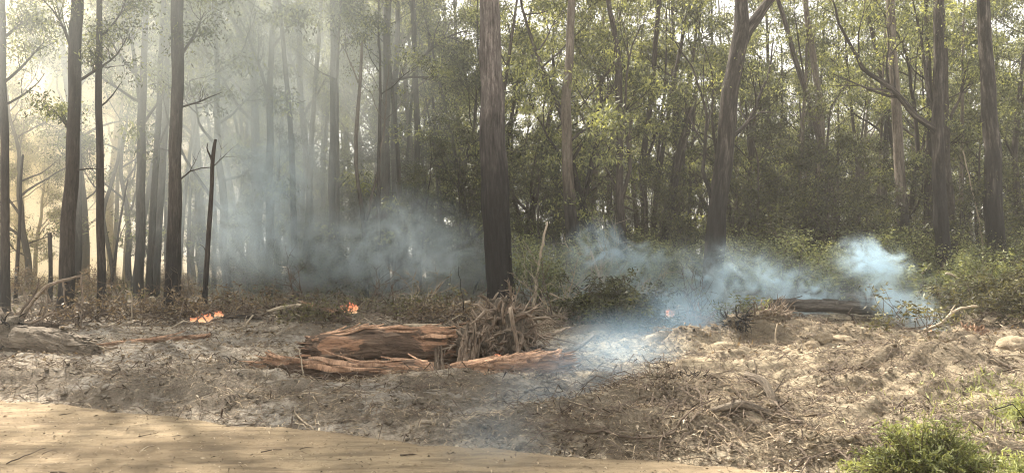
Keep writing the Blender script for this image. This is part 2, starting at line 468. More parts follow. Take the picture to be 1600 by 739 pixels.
# ------------------------------------------------------------------ ground and road
def build_ground():
    rows = np.concatenate([np.linspace(-60, 3.5, 12)[:-1], 3.5 * np.power(30 / 3.5, np.linspace(0, 1, 400)),
                           30 * np.power(40, np.linspace(0, 1, 60))[1:]])
    nc = 560
    u = np.linspace(-1, 1, nc); u = np.sign(u) * (0.72 * np.abs(u) + 0.28 * np.abs(u) ** 5 * 1.0)
    u = u * 1.12
    Yg = rows[:, None] + 0 * u[None, :]
    half = np.where(rows > 4, rows * 0.95, 4.0 + (4 - rows) * .8)[:, None]
    Xg = u[None, :] * half
    Zg = H(Xg, Yg)
    # turned-soil mask: darker, damper earth on mounds, shade of their fronts painted in
    T = np.zeros_like(Xg)
    for (px, Y, rx, ry, h) in MOUNDS:
        cx = PX(px, Y)
        T += np.exp(-(((Xg - cx) / rx) ** 2 + ((Yg - Y + .2) / ry) ** 2) * .8) * min(1, h * 2.6)
    d = Yg - edge(Xg)
    T += np.exp(-((d - .5) / .35) ** 2) * .5
    T += sstep(18, 23, Yg) * 1.3
    T = np.clip(T + .35 * fbm(Xg * 1.5, Yg * 2, 3, 91), 0, 1)
    nr = len(rows)
    i = np.arange(nr - 1)[:, None]; j = np.arange(nc - 1)[None, :]
    Q = np.stack([i * nc + j, i * nc + j + 1, (i + 1) * nc + j + 1, (i + 1) * nc + j], 2).reshape(-1, 4)
    V = np.stack([Xg, Yg, Zg], 2).reshape(-1, 3)
    o = put(arr_mesh('ground', V, Q, SOIL, True, None, T.ravel()), 'ground')
    tag(o, 'churned sandy clearing with mounds of turned earth', kind='structure')
    # road sheet
    nx, ny = 520, 150
    xs = np.linspace(-16, 14, nx)
    v = np.linspace(0, 1, ny) ** .7
    e = edge(xs)
    Y0 = -14.0
    Yr = Y0 + (e[None, :] + 0.28 - Y0) * v[:, None]
    Xr = xs[None, :] + 0 * Yr
    dd = e[None, :] - Yr
    Zr = 0.05 * fbm(Xr * .25, Yr * .25, 2, 11) + 0.009 * fbm(Xr * 3, Yr * 6, 4, 81, .6) + 0.020 * fbm(Xr * .5, Yr * 2.6, 3, 85) - 0.03 * np.exp(-((dd - 1.2) / .13) ** 2) - 0.035 * np.exp(-((dd - 2.6) / .14) ** 2) - .012
    Zr = Zr - 0.07 * sstep(0.05, -0.28, dd) + 0.02 * np.exp(-((dd - .25) / .2) ** 2) + 0.012
    i = np.arange(ny - 1)[:, None]; j = np.arange(nx - 1)[None, :]
    Q = np.stack([i * nx + j, i * nx + j + 1, (i + 1) * nx + j + 1, (i + 1) * nx + j], 2).reshape(-1, 4)
    o = put(arr_mesh('road', np.stack([Xr, Yr, Zr], 2).reshape(-1, 3), Q, ROAD, True), 'road')
    tag(o, 'sandy unsealed road along the front of the clearing', kind='structure')
build_ground()

# ------------------------------------------------------------------ tree growing
def rvec(r): 
    v = r.normal(size=3); return v / np.linalg.norm(v)

def leaves(mb, C, per, spread, L, W, r, down=.75, tone0=None):
    C = np.asarray(C)
    n = len(C) * per
    cc = np.repeat(C, per, 0)
    off = r.normal(size=(n, 3)) * np.array([spread, spread, spread * .55])
    base = cc + off
    d = r.normal(size=(n, 3)); d[:, 2] = d[:, 2] * .6 - down * 1.3
    d /= np.linalg.norm(d, axis=1, keepdims=True)
    ln = L * r.uniform(.6, 1.3, n)
    side = np.cross(d, r.normal(size=(n, 3))); side /= np.linalg.norm(side, axis=1, keepdims=True) + 1e-9
    ct = r.uniform(.08, .92, len(C)) if tone0 is None else tone0
    tone = np.clip(np.repeat(ct, per) + r.normal(size=n) * .13, 0, 1)
    mb.quads(base, d * ln[:, None], side * (W * r.uniform(.7, 1.2, n))[:, None], tone)

def wander(start, d, length, n, r, wob=.2, up=.1, tgt=None):
    p = [np.array(start, float)]; d = np.array(d, float)
    st = length / n
    for i in range(n):
        d = d + rvec(r) * wob + np.array([0, 0, up]) * .5
        d /= np.linalg.norm(d)
        p.append(p[-1] + d * st)
    return np.array(p), d

def branch(mb, tips, start, d, length, rad, depth, r, sides=6, wob=.22, up=.10, kids=(3, 5), ratio=.55, t0=.35):
    n = 7 if depth > 1 else (5 if depth == 1 else 4)
    path, de = wander(start, d, length, n, r, wob, up)
    rr = rad * (1 - .75 * np.linspace(0, 1, len(path)))
    mb.tube(path, rr, sides, cap=False, seed=int(r.integers(1000)))
    if depth == 0:
        tips.append(path[-1]); tips.append(path[-2]); 
        return
    k = int(r.integers(kids[0], kids[1] + 1))
    for i in range(k):
        t = r.uniform(t0, 1.0) if i else 1.0
        f = t * n; a = int(min(f, n - 1e-6)); q = f - a
        s = path[a] * (1 - q) + path[a + 1] * q
        ax = path[a + 1] - path[a]; ax /= np.linalg.norm(ax)
        nd = ax * r.uniform(.5, 1.0) + rvec(r) * .85 + np.array([0, 0, .15])
        nd /= np.linalg.norm(nd)
        branch(mb, tips, s, nd, length * ratio * r.uniform(.75, 1.25), rad * (1 - .75 * t) * .8 + .004, depth - 1, r, max(4, sides - 1), wob, up, kids, ratio, t0)

def proto_tree(seed, h, rad, crown0, n_limb, limb_len, bark, leaf, per, spread, L=.17, W=.026, wob=.05, lean=.0, depth=2, low=0, name='gum', ratio=.55, t0=.35, kids=(3, 5)):
    """trunk with limbs as one mesh and the leaves as another, origin at the base"""
    r = np.random.default_rng(seed)
    mb = MB(); tips = []
    d0 = np.array([r.normal() * lean, r.normal() * lean, 1.0]); d0 /= np.linalg.norm(d0)
    path, de = wander((0, 0, -.3), d0, h * .86, 16, r, wob, .12)
    rr = rad * (1 - .72 * np.linspace(0, 1, len(path)) ** 1.1); rr[0] *= 1.35
    mb.tube(path, rr, 10, rough=.06, seed=seed, cap=False)
    for i in range(n_limb):
        t = crown0 + (1 - crown0) * (i + r.uniform(0, .8)) / n_limb
        t = min(t, .99); f = t * 16; a = int(f); q = f - a
        s = path[a] * (1 - q) + path[min(a + 1, 16)] * q
        th = r.uniform(0, 2 * math.pi)
        el_ = r.uniform(.35, 1.1)
        nd = np.array([math.cos(th), math.sin(th), el_]); nd /= np.linalg.norm(nd)
        branch(mb, tips, s, nd, limb_len * (1.15 - .5 * t) * r.uniform(.7, 1.2), rad * (1 - .7 * t) * .55, depth, r, kids=kids, ratio=ratio, t0=t0)
    branch(mb, tips, path[-1], de, limb_len * .8, rr[-1] * .9, depth, r, kids=kids, ratio=ratio, t0=t0)
    for i in range(low):
        t = r.uniform(.15, crown0); a = int(t * 16)
        th = r.uniform(0, 2 * math.pi); nd = np.array([math.cos(th), math.sin(th), .5]); nd /= np.linalg.norm(nd)
        branch(mb, tips, path[a], nd, limb_len * .5 * r.uniform(.5, 1.1), rad * .22, 1, r)
    tm = mb.mesh(name + '_trunk', bark)
    lb = MB(); leaves(lb, np.array(tips), per, spread, L, W, r)
    return tm, lb.mesh(name + '_crown', leaf, False)

def tree_obj(nm, meshes, loc, rz, sc, label, cat='tree', group=None):
    e = empty(nm, loc, label, cat, group)
    e.rotation_euler = (0, 0, rz); e.scale = (sc, sc, sc)
    put(meshes[0], 'trunk', e); put(meshes[1], 'crown', e)
    return e

TALL = [proto_tree(100 + i, 19 + i, .24, .40, 9, 4.6, [BK_MID, BK_PALE, BK_DARK, BK_FLAKE][i % 4], LF_TOP, 38, .33, L=.22, W=.034, wob=.05, low=2, ratio=.34, t0=.55, kids=(3, 4)) for i in range(4)]
MIDT = [proto_tree(200 + i, 11 + i, .17, .28, 9, 3.8, [BK_MID, BK_DARK, BK_FLAKE, BK_DARK, BK_PALE][i % 5], LF_TOP, 36, .29, L=.19, W=.031, wob=.14, lean=.14, low=2, ratio=.36, t0=.5, kids=(3, 4)) for i in range(5)]
UNDR = [proto_tree(300 + i, 6.5 + .8 * i, .085, .12, 12, 2.2, [BK_DARK, BK_MID][i % 2], LF_DARK, 18, .18, L=.13, W=.024, wob=.18, lean=.2, ratio=.45, t0=.45) for i in range(5)]
POLE = [proto_tree(450 + i, 16 + 1.5 * i, .115, .62, 6, 2.2, [BK_DARK, BK_MID, BK_PALE, BK_DARK][i], LF_TOP, 26, .24, L=.18, W=.03, wob=.035 + .02 * (i % 2), lean=.05, low=2, ratio=.4, t0=.5, kids=(2, 3)) for i in range(4)]
HIGH = [proto_tree(400 + i, 6, .10, .12, 7, 2.2, BK_MID, LF_TOP, 20, .28, L=.2, W=.03, wob=.10) for i in range(3)]

# --- background trees -------------------------------------------------
def scatter(n, px0, px1, y0, y1, r, mind=1.6, taken=[], gap=False):
    out = []; tries = 0
    while len(out) < n and tries < n * 60:
        tries += 1
        Y = y0 + (y1 - y0) * r.uniform() ** .8; px = r.uniform(px0, px1)
        X = PX(px, Y)
        if Y < 24 and mind < 1.3 and any(a < px < b for a, b in ((1070, 1150), (885, 925), (750, 815), (1450, 1500), (1535, 1580))): continue
        if gap and (770 < px < 900 or px > 1560): continue
        if all((X - a) ** 2 + (Y - b) ** 2 > mind ** 2 for a, b in taken):
            taken.append((X, Y)); out.append((px, X, Y))
    return out

ZONES = [
    (-80, 330, 'faint grey in the yellow smoke behind the left trunks', 'yellow smoke'),
    (330, 760, 'in the grey smoke left of the thick furrowed trunk', 'grey smoke'),
    (800, 1110, 'in the dense scrub between the two thickest trunks', 'centre scrub'),
    (1110, 1700, 'in the shaded forest right of the forked trunk', 'right-hand forest'),
]
def zone(px):
    for z in ZONES:
        if px < z[1]: return z
    return ZONES[-1]
LANDMARKS = [(8, 'left-edge trunk'), (100, 'dark leaning trunk'), (157, 'thin lone trunk'), (218, 'low-forking grey trunk'), (270, 'thick trunk beside the flames'),
    (325, 'dead snag'), (421, 'trunk in blue smoke'), (487, 'leaning twiggy trunk'), (562, 'pale forked sapling'), (601, 'brown paired trunk'), (650, 'dark narrow trunk'),
    (777, 'thickest furrowed trunk'), (893, 'pale burnt-foot trunk'), (968, 'rough brown trunk'), (1050, 'steeply leaning broken trunk'), (1115, 'forked flaky trunk'),
    (1174, 'broken-off dark trunk'), (1286, 'pale straight trunk'), (1405, 'pale straight-sided trunk'), (1470, 'peeling twin trunks'), (1555, 'stout right trunk')]
def where(px, Y, y0, y1):
    a, nmx = min(LANDMARKS, key=lambda q: abs(q[0] - px))
    t = (Y - y0) / (y1 - y0)
    dep = 'nearer' if t < .25 else ('midway-back' if t < .5 else ('rearward' if t < .75 else 'farthest-back'))
    d = px - a
    side = 'directly behind' if abs(d) < 14 else (('just ' if abs(d) < 32 else 'well ') + ('right of' if d > 0 else 'left of'))
    return dep, f'{side} the {nmx}'
BARKS = {'furrowed_bark': 'brown-barked', 'pale_gum_bark': 'pale-barked', 'dark_bark': 'dark-barked', 'flaky_bark': 'flaky-barked'}
r0 = np.random.default_rng(55)
def plant(lst, protos, nm, kind, r, s0, s1):
    for (px, X, Y) in lst:
        z = zone(px); pr = protos[int(r.integers(len(protos)))]
        dep, wh = where(px, Y, 26, 64)
        tree_obj(nm, pr, (X, Y, Hs(X, Y)), r.uniform(0, 6.28), r.uniform(s0, s1),
                 f'{dep} {BARKS[pr[0].materials[0].name]} {kind} {wh}', 'tree', f'{kind}s, {z[3]}')
plant(scatter(7, -60, 330, 34, 55, r0, 3.0), TALL, 'gum_tree', 'tall gum', r0, .85, 1.15)
plant(scatter(13, 340, 740, 29, 52, r0, 2.4), TALL, 'gum_tree', 'tall gum', r0, .8, 1.1)
plant(scatter(15, 800, 1700, 33, 54, r0, 2.6, gap=True), TALL, 'gum_tree', 'tall gum', r0, .65, 1.0)
plant(scatter(4, 340, 760, 50, 66, r0, 2.6), TALL, 'gum_tree', 'tall gum', r0, .6, .85)
plant(scatter(7, 790, 1720, 50, 66, r0, 2.6, gap=True), TALL, 'gum_tree', 'tall gum', r0, .6, .8)
plant(scatter(22, 380, 1720, 46, 66, r0, 2.2), MIDT, 'crooked_gum_tree', 'crooked gum', r0, .75, 1.0)
plant(scatter(20, 420, 1720, 44, 62, r0, 2.0), UNDR, 'understorey_tree', 'small bushy tree', r0, .8, 1.25)
plant(scatter(9, 150, 400, 27, 42, r0, 1.4), POLE, 'pole_gum_tree', 'slender pole gum', r0, .8, 1.15)
plant(scatter(20, 400, 780, 26, 42, r0, 1.2), POLE, 'pole_gum_tree', 'slender pole gum', r0, .8, 1.2)
plant(scatter(32, 790, 1700, 26.5, 44, r0, 1.2, gap=True), POLE, 'pole_gum_tree', 'slender pole gum', r0, .7, 1.2)
plant(scatter(7, -30, 330, 34, 46, r0, 2.0), MIDT, 'crooked_gum_tree', 'crooked gum', r0, .7, 1.0)
plant(scatter(13, 350, 790, 28, 48, r0, 2.0), MIDT, 'crooked_gum_tree', 'crooked gum', r0, .8, 1.1)
plant(scatter(34, 770, 1700, 28, 50, r0, 2.0), MIDT, 'crooked_gum_tree', 'crooked gum', r0, .75, 1.15)
plant(scatter(4, 200, 380, 28, 42, r0, 1.5), UNDR, 'understorey_tree', 'small bushy tree', r0, .45, .7)
plant(scatter(18, 400, 790, 26, 44, r0, 1.5), UNDR, 'understorey_tree', 'small bushy tree', r0, .55, .95)
plant(scatter(36, 800, 1700, 26, 46, r0, 1.5), UNDR, 'understorey_tree', 'small bushy tree', r0, .55, .95)

# --- the trees one can point at: traced axis, real distance ----------
def hero(nm, Y, pts, bark, label, top=True, limbs=(), sides=20, rough=.07, flute=0.0, h_end=17.0, stubs=0, seed=1, leafmat=None, crown_scale=1.0):
    """pts: (px, py, width_px) from the base upward"""
    r = np.random.default_rng(seed)
    b = pts[0]
    X0 = PX(b[0], Y); z0 = Hs(X0, Y)
    e = empty(nm, (X0, Y, z0), label, 'tree')
    P = []; R = []
    for (px, py, w) in pts:
        P.append((PX(px, Y) - X0, 0, PZ(py, Y) - z0)); R.append(w / F * Y / 2)
    P = np.array(P); R = np.array(R)
    if P[0][2] > -.3:
        P = np.vstack([[P[0][0], 0, -.3], P]) if P[0][2] > 0 else P
        if len(P) > len(R): R = np.concatenate([[R[0] * 1.12], R])
    if b[0] < 700 and h_end == 17.0: h_end = 13.5
    if top and P[-1][2] < h_end:
        dv = P[-1] - P[-2]; dv /= np.linalg.norm(dv)
        dv[0] *= .5; dv /= np.linalg.norm(dv)
        L = h_end - P[-1][2]
        P = np.vstack([P, P[-1] + dv * L]); R = np.concatenate([R, [R[-1] * .55]])
    # resample
    Lc = np.concatenate([[0], np.cumsum(np.linalg.norm(np.diff(P, axis=0), axis=1))])
    n = max(14, int(Lc[-1] / .22))
    s = np.linspace(0, Lc[-1], n)
    Q = np.stack([np.interp(s, Lc, P[:, k]) for k in range(3)], 1)
    k_ = np.ones(5) / 5
    for k in range(3):
        pad = np.concatenate([[Q[0, k]] * 2, Q[:, k], [Q[-1, k]] * 2]); Q[:, k] = np.convolve(pad, k_, 'valid')
    wob = R.mean() * .35
    Q[:, 0] += wob * vnoise(s * .5, s * 0 + seed, 7); Q[:, 1] += wob * vnoise(s * .5, s * 0 + seed + 50, 8)
    Rr = np.interp(s, Lc, R)
    Rr = Rr * (1 + .28 * np.exp(-s / .45))
    mb = MB(); mb.tube(Q, Rr, sides, rough=rough, rf=1.1, seed=seed, cap=not top, flute=flute, nfl=14)
    tips = []; tips_r = []
    def at(z):
        i = int(np.argmin(np.abs(Q[:, 2] - z))); return Q[i], Rr[i]
    for L in limbs:
        # limb: list of (px, py, dY) and start width px, n sub twigs, leafy
        lp, w0, sub, leafy = L
        A = np.array([[PX(a, Y + c) - X0, c, PZ(b_, Y + c) - z0] for (a, b_, c) in lp])
        la = np.concatenate([[0], np.cumsum(np.linalg.norm(np.diff(A, axis=0), axis=1))])
        m_ = max(5, int(la[-1] / .25)); ss = np.linspace(0, la[-1], m_)
        B = np.stack([np.interp(ss, la, A[:, k]) for k in range(3)], 1)
        B[1:, 0] += .05 * vnoise(ss[1:] * 1.3, ss[1:] * 0 + seed, 17); B[1:, 2] += .06 * vnoise(ss[1:] * 1.3, ss[1:] * 0, 18 + seed)
        w = w0 / F * Y / 2
        rr = w * (1 - .75 * np.linspace(0, 1, m_))
        mb.tube(B, rr, 7, cap=True, seed=seed + 5, rough=.05)
        for i in range(sub):
            a = int(r.uniform(.3, 1) * (m_ - 1)); a = min(a, m_ - 2)
            ax = B[a + 1] - B[a]; ax /= np.linalg.norm(ax)
            nd = ax * .8 + rvec(r) * .8 + np.array([0, 0, .2]); nd /= np.linalg.norm(nd)
            tl = []
            branch(mb, tl, B[a], nd, la[-1] * r.uniform(.18, .35) + .15, rr[a] * .6, 1, r, 4, kids=(2, 4))
            if leafy: tips += tl
        if leafy: tips.append(B[-1])
    for i in range(stubs):
        a = int(r.uniform(.12, .7) * n)
        th = r.uniform(0, 6.28); nd = np.array([math.cos(th), math.sin(th) * .6, r.uniform(.1, .8)])
        bp, _ = wander(Q[a], nd / np.linalg.norm(nd), r.uniform(.3, 1.3), 4, r, .2, .05)
        mb.tube(bp, np.linspace(.03, .008, 5), 5, cap=True)
    put(mb.mesh('trunk', bark), 'trunk', e)
    if tips:
        lb = MB(); leaves(lb, np.array(tips), 22, .22, .13, .022, r)
        put(lb.mesh('crown', leafmat or LF_TOP, False), 'crown', e)
    if top:
        hm = HIGH[seed % 3]; crown_scale = crown_scale * (1.3 if b[0] < 700 and Y < 30 else .8)
        o = put(hm[0], 'bough', e, tuple(Q[-1] - np.array([0, 0, 1.2]))); o.rotation_euler = (0, 0, seed * 1.7); o.scale = (crown_scale,) * 3
        o = put(hm[1], 'crown', e, tuple(Q[-1] - np.array([0, 0, 1.2]))); o.rotation_euler = (0, 0, seed * 1.7); o.scale = (crown_scale,) * 3
    return e

hero('gum_tree', 21.0, [(781, 486, 44), (780, 430, 40), (777, 360, 41), (773, 300, 43), (769, 180, 37), (766, 80, 33), (764, 0, 30)], BK_BIG,
     'thickest straight trunk with deep vertical furrows, charred black below, behind the upturned roots', sides=64, rough=.05, flute=.10, h_end=20, seed=11)
hero('gum_tree', 23.0, [(1108, 492, 35), (1114, 420, 31), (1122, 330, 29), (1130, 240, 28), (1142, 150, 26), (1155, 60, 25), (1158, 0, 19)], BK_FLAKE,
     'thick dark flaky trunk forking near the top, in blue smoke', sides=44, rough=.10, h_end=14, crown_scale=2.2, seed=12,
     limbs=[([(1156, 70, 0), (1172, 42, .1), (1190, 18, .1), (1215, -20, .2), (1250, -90, .2)], 22, 0, False),
            ([(1120, 330, 0), (1098, 270, -.1), (1105, 180, -.3), (1085, 110, -.3), (1050, 60, -.3)], 7, 5, True),
            ([(1130, 230, 0), (1170, 190, .5), (1200, 120, .8), (1210, 60, 1.0)], 8, 6, True)])
hero('gum_tree', 20.0, [(98, 512, 25), (101, 450, 22), (107, 370, 21), (112, 280, 19), (116, 200, 18), (117, 100, 18), (119, 0, 17)], BK_DARK,
     'dark leaning trunk in front of the yellow smoke, third from the left edge', sides=28, seed=13, stubs=2,
     limbs=[([(116, 95, 0), (105, 55, 0), (85, 20, -.2), (60, -10, -.2)], 6, 8, True),
            ([(113, 210, 0), (95, 185, .2), (80, 170, .3)], 4, 6, True),
            ([(117, 130, 0), (150, 110, .4), (180, 90, .6), (200, 60, .8)], 5, 7, True)])
hero('gum_tree', 21.0, [(6, 498, 15), (8, 420, 13), (8, 300, 12), (6, 200, 12), (4, 100, 11), (3, 0, 10)], BK_DARK,
     'slim dark trunk hard against the left edge of the smoky forest', sides=18, seed=14, h_end=17.5, crown_scale=1.4,
     limbs=[([(5, 130, 0), (30, 110, .1), (55, 80, .2), (75, 60, .2)], 5, 7, True),
            ([(7, 165, 0), (35, 150, -.1), (60, 128, -.2), (70, 115, -.2)], 4, 3, False),
            ([(5, 60, 0), (30, 40, .3), (60, 20, .3)], 5, 9, True)])
hero('gum_tree', 20.5, [(159, 510, 13), (158, 400, 12), (157, 300, 11), (154, 180, 10), (155, 80, 9), (156, 0, 8)], BK_DARK,
     'thin straight dark trunk on its own in the pale gap of yellow smoke', sides=16, seed=15, stubs=3,
     limbs=[([(156, 60, 0), (175, 40, .2), (190, 20, .2), (200, -10, .2)], 4, 7, True), ([(155, 120, 0), (145, 90, 0), (132, 60, 0)], 3, 4, True)])
hero('gum_tree', 29.0, [(119, 490, 15), (120, 350, 14), (121, 200, 12), (122, 80, 10), (122, 0, 9)], BK_MID,
     'pale grey trunk half hidden behind the dark leaning trunk', sides=16, seed=16)
hero('gum_tree', 26.0, [(217, 484, 15), (219, 380, 14), (220, 250, 13), (222, 170, 12), (226, 80, 9), (228, 0, 8)], BK_MID,
     'grey trunk forking low into two upswept limbs in the left smoke', sides=20, seed=17,
     limbs=[([(221, 165, 0), (212, 110, .3), (205, 60, .4), (212, 30, .4), (190, -10, .5)], 8, 8, True),
            ([(215, 120, 0), (190, 90, -.2), (170, 60, -.4), (165, 30, -.4)], 5, 7, True),
            ([(220, 160, 0), (170, 130, -.3), (130, 95, -.5), (95, 90, -.6)], 5, 9, True),
            ([(220, 200, 0), (240, 170, .3), (262, 140, .5), (300, 90, .8)], 5, 7, True)])
hero('gum_tree', 26.5, [(231, 486, 11), (236, 380, 10), (241, 300, 10), (247, 200, 9), (252, 100, 8), (256, 0, 7)], BK_DARK,
     'thin leaning trunk, first of the close pair right of the low fork', sides=14, seed=18, limbs=[([(245, 240, 0), (262, 190, 0), (290, 150, .3), (330, 120, .5)], 4, 7, True)])
hero('gum_tree', 27.5, [(241, 486, 12), (247, 380, 11), (253, 280, 10), (259, 180, 9), (262, 80, 8), (259, 0, 7)], BK_MID,
     'thin leaning trunk, second of the close pair, against the thick grey one', sides=14, seed=19, limbs=[([(256, 200, 0), (235, 175, 0), (210, 165, .3)], 4, 5, True)])
hero('gum_tree', 21.5, [(269, 494, 25), (271, 420, 22), (273, 300, 19), (276, 180, 18), (277, 80, 18), (278, 0, 18)], BK_MID,
     'thick straight grey brown trunk left of the flames', sides=30, seed=20, rough=.08, limbs=[([(277, 170, 0), (310, 160, .3), (345, 145, .5)], 4, 4, False),
     ([(274, 290, 0), (300, 265, .3), (330, 262, .6), (355, 240, .8)], 3, 3, False), ([(277, 100, 0), (300, 60, .3), (320, 20, .6)], 6, 8, True)])
hero('dead_tree', 20.0, [(318, 508, 9), (322, 430, 8), (327, 350, 7), (332, 280, 6), (331, 240, 6), (340, 210, 4)], BK_DARK,
     'dead broken snag with short forked tip standing in the flames', top=False, sides=10, seed=21,
     limbs=[([(331, 250, 0), (322, 232, 0), (325, 222, 0)], 4, 0, False), ([(323, 400, 0), (318, 385, -.1), (310, 380, -.1)], 2, 0, False)])
hero('dead_tree', 24.0, [(22, 492, 6), (28, 400, 5), (32, 300, 4), (33, 262, 4), (37, 235, 3)], BK_DARK,
     'thin crooked dead pole beside the left edge trunk', top=False, sides=7, seed=22)
hero('gum_tree', 28.0, [(420, 484, 13), (421, 380, 12), (422, 250, 11), (421, 130, 9), (426, 50, 8), (430, 0, 7)], BK_DARK,
     'straight dark trunk rising out of the blue smoke left of centre', sides=16, seed=23, limbs=[([(421, 150, 0), (400, 90, .2), (385, 50, .2), (360, 0, .5)], 6, 8, True),
     ([(423, 80, 0), (445, 50, -.2), (470, 20, -.2)], 5, 8, True)])
hero('gum_tree', 31.0, [(490, 470, 11), (487, 380, 10), (482, 280, 10), (472, 180, 9), (468, 100, 9), (466, 0, 7)], BK_MID,
     'leaning trunk with hanging leafy twigs left of centre in grey smoke', sides=14, seed=24, limbs=[([(470, 130, 0), (452, 90, 0), (440, 50, 0)], 5, 9, True), ([(475, 180, 0), (500, 140, 0), (520, 100, .3)], 5, 9, True)])
hero('gum_tree', 30.0, [(520, 470, 16), (520, 360, 14), (521, 240, 13), (523, 100, 12), (520, 0, 10)], BK_DARK,
     'dark shaded trunk behind the pale forked sapling', sides=16, seed=25)
hero('gum_tree', 27.0, [(572, 400, 8), (566, 330, 7), (557, 270, 6), (556, 200, 6), (563, 130, 5), (566, 60, 4)], BK_PALE,
     'slender pale forked sapling leaning left over the smoke', top=False, sides=10, seed=26,
     limbs=[([(572, 345, 0), (590, 270, .2), (600, 200, .3), (608, 100, .4)], 5, 3, True), ([(560, 130, 0), (540, 80, 0), (520, 50, 0)], 3, 4, True)])
hero('gum_tree', 30.0, [(600, 470, 17), (601, 360, 15), (602, 240, 14), (604, 120, 12), (606, 0, 11)], BK_MID,
     'brown trunk, left one of two behind the centre smoke', sides=16, seed=27, limbs=[([(604, 130, 0), (640, 120, 0), (690, 122, .2)], 6, 8, True)])
hero('gum_tree', 32.0, [(618, 460, 11), (617, 330, 10), (615, 200, 9), (620, 80, 8), (622, 0, 7)], BK_DARK,
     'black slimmer trunk, right one of two behind the centre smoke', sides=12, seed=28)
hero('gum_tree', 33.0, [(652, 460, 10), (650, 330, 10), (652, 200, 9), (648, 80, 8), (645, 0, 7)], BK_DARK,
     'dark narrow trunk in scrub just left of the thickest trunk', sides=12, seed=29, limbs=[([(650, 100, 0), (690, 60, -.3), (730, 48, -.6)], 7, 9, True)])
hero('gum_tree', 25.5, [(908, 470, 27), (903, 420, 25), (893, 350, 20), (886, 260, 17), (885, 160, 15), (890, 80, 13), (893, 0, 12)], BK_PALE,
     'pale smooth trunk with black burnt foot between the two thickest trunks', sides=26, seed=30, rough=.04)
hero('gum_tree', 26.5, [(976, 470, 13), (974, 380, 12), (968, 300, 12), (968, 200, 12), (967, 120, 11), (960, 50, 8), (950, 0, 7)], BK_MID,
     'rough brown trunk with a climbing limb, left of the leaning log-like trunk', sides=18, seed=31, rough=.12,
     limbs=[([(970, 320, 0), (985, 260, -.2), (976, 180, -.3), (980, 100, -.3), (1000, 40, -.3)], 7, 6, True), ([(967, 90, 0), (930, 140, -.2), (905, 170, -.4)], 5, 6, True),
            ([(966, 300, 0), (940, 250, .2), (920, 220, .3)], 5, 4, True)])
hero('dead_tree', 29.0, [(1030, 400, 15), (1045, 330, 15), (1058, 260, 14), (1072, 200, 12), (1088, 145, 9)], BK_FLAKE,
     'broken trunk leaning steeply to the right with a snapped top', top=False, sides=16, seed=32)
hero('gum_tree', 29.5, [(1004, 470, 12), (1005, 400, 12), (1007, 320, 11), (1003, 260, 10), (1012, 200, 9), (1020, 120, 8), (1030, 0, 7)], BK_DARK,
     'black thin trunk left of the steeply leaning broken trunk', sides=14, seed=33, limbs=[([(1006, 260, 0), (1030, 200, .2), (1045, 160, .2)], 6, 7, True)])
hero('dead_tree', 31.0, [(1174, 450, 11), (1174, 350, 11), (1175, 250, 10), (1176, 172, 9)], BK_DARK,
     'short broken-off dark trunk just right of the forked flaky trunk', top=False, sides=12, seed=34, limbs=[([(1175, 260, 0), (1195, 275, 0), (1215, 262, 0), (1235, 235, 0)], 6, 5, True)])
hero('gum_tree', 27.0, [(1318, 420, 11), (1312, 370, 11), (1290, 260, 10), (1272, 180, 9), (1248, 110, 8), (1225, 30, 7), (1215, 0, 6)], BK_MID,
     'slender trunk slanting up to the left over the ferns', sides=14, crown_scale=1.8, seed=35, limbs=[([(1290, 260, 0), (1297, 170, .3), (1330, 120, .4)], 5, 7, True)])
hero('gum_tree', 30.0, [(1288, 440, 15), (1286, 360, 14), (1284, 260, 13), (1280, 150, 11), (1265, 50, 9), (1258, 0, 8)], BK_PALE,
     'pale straight trunk behind the slanting slender one', sides=16, seed=36)
hero('gum_tree', 26.5, [(1418, 440, 18), (1411, 350, 17), (1405, 250, 15), (1399, 150, 14), (1394, 60, 13), (1390, 0, 12)], BK_PALE,
     'pale straight-sided trunk left of the rough twin trunks', sides=20, seed=37, rough=.04)
hero('gum_tree', 24.5, [(1478, 470, 22), (1474, 400, 22), (1468, 300, 19), (1465, 200, 17), (1467, 100, 15), (1466, 0, 13)], BK_FLAKE,
     'rough trunk with peeling pale bark, front one of the twin trunks at right', sides=28, seed=38, rough=.13,
     limbs=[([(1466, 210, 0), (1430, 180, -.2), (1395, 140, -.4), (1350, 110, -.5), (1312, 40, -.6), (1300, 0, -.6)], 11, 6, True),
            ([(1465, 200, 0), (1448, 130, .2), (1440, 60, .2), (1425, 0, .2)], 8, 5, True)])
hero('gum_tree', 27.0, [(1489, 450, 20), (1484, 350, 19), (1476, 250, 17), (1474, 150, 15), (1472, 60, 12), (1470, 0, 11)], BK_MID,
     'darker trunk close behind the peeling one, rear of the twin trunks', sides=18, seed=39, limbs=[([(1478, 200, 0), (1500, 150, 0), (1515, 90, 0)], 6, 7, True)])
hero('gum_tree', 25.5, [(1559, 460, 30), (1556, 380, 27), (1552, 280, 24), (1546, 180, 22), (1541, 80, 19), (1536, 0, 17)], BK_FLAKE,
     'stout straight dark trunk nearest the right edge with mottled bark', sides=30, seed=40, rough=.07, crown_scale=.8)
hero('gum_tree', 30.0, [(1600, 450, 12), (1592, 340, 11), (1585, 250, 9), (1588, 180, 8), (1597, 120, 6)], BK_DARK,
     'small twisted dark tree at the very right edge', top=False, sides=12, seed=41, limbs=[([(1586, 250, 0), (1560, 200, 0), (1540, 190, 0)], 5, 8, True), ([(1588, 190, 0), (1600, 150, 0), (1620, 110, 0)], 5, 9, True)])
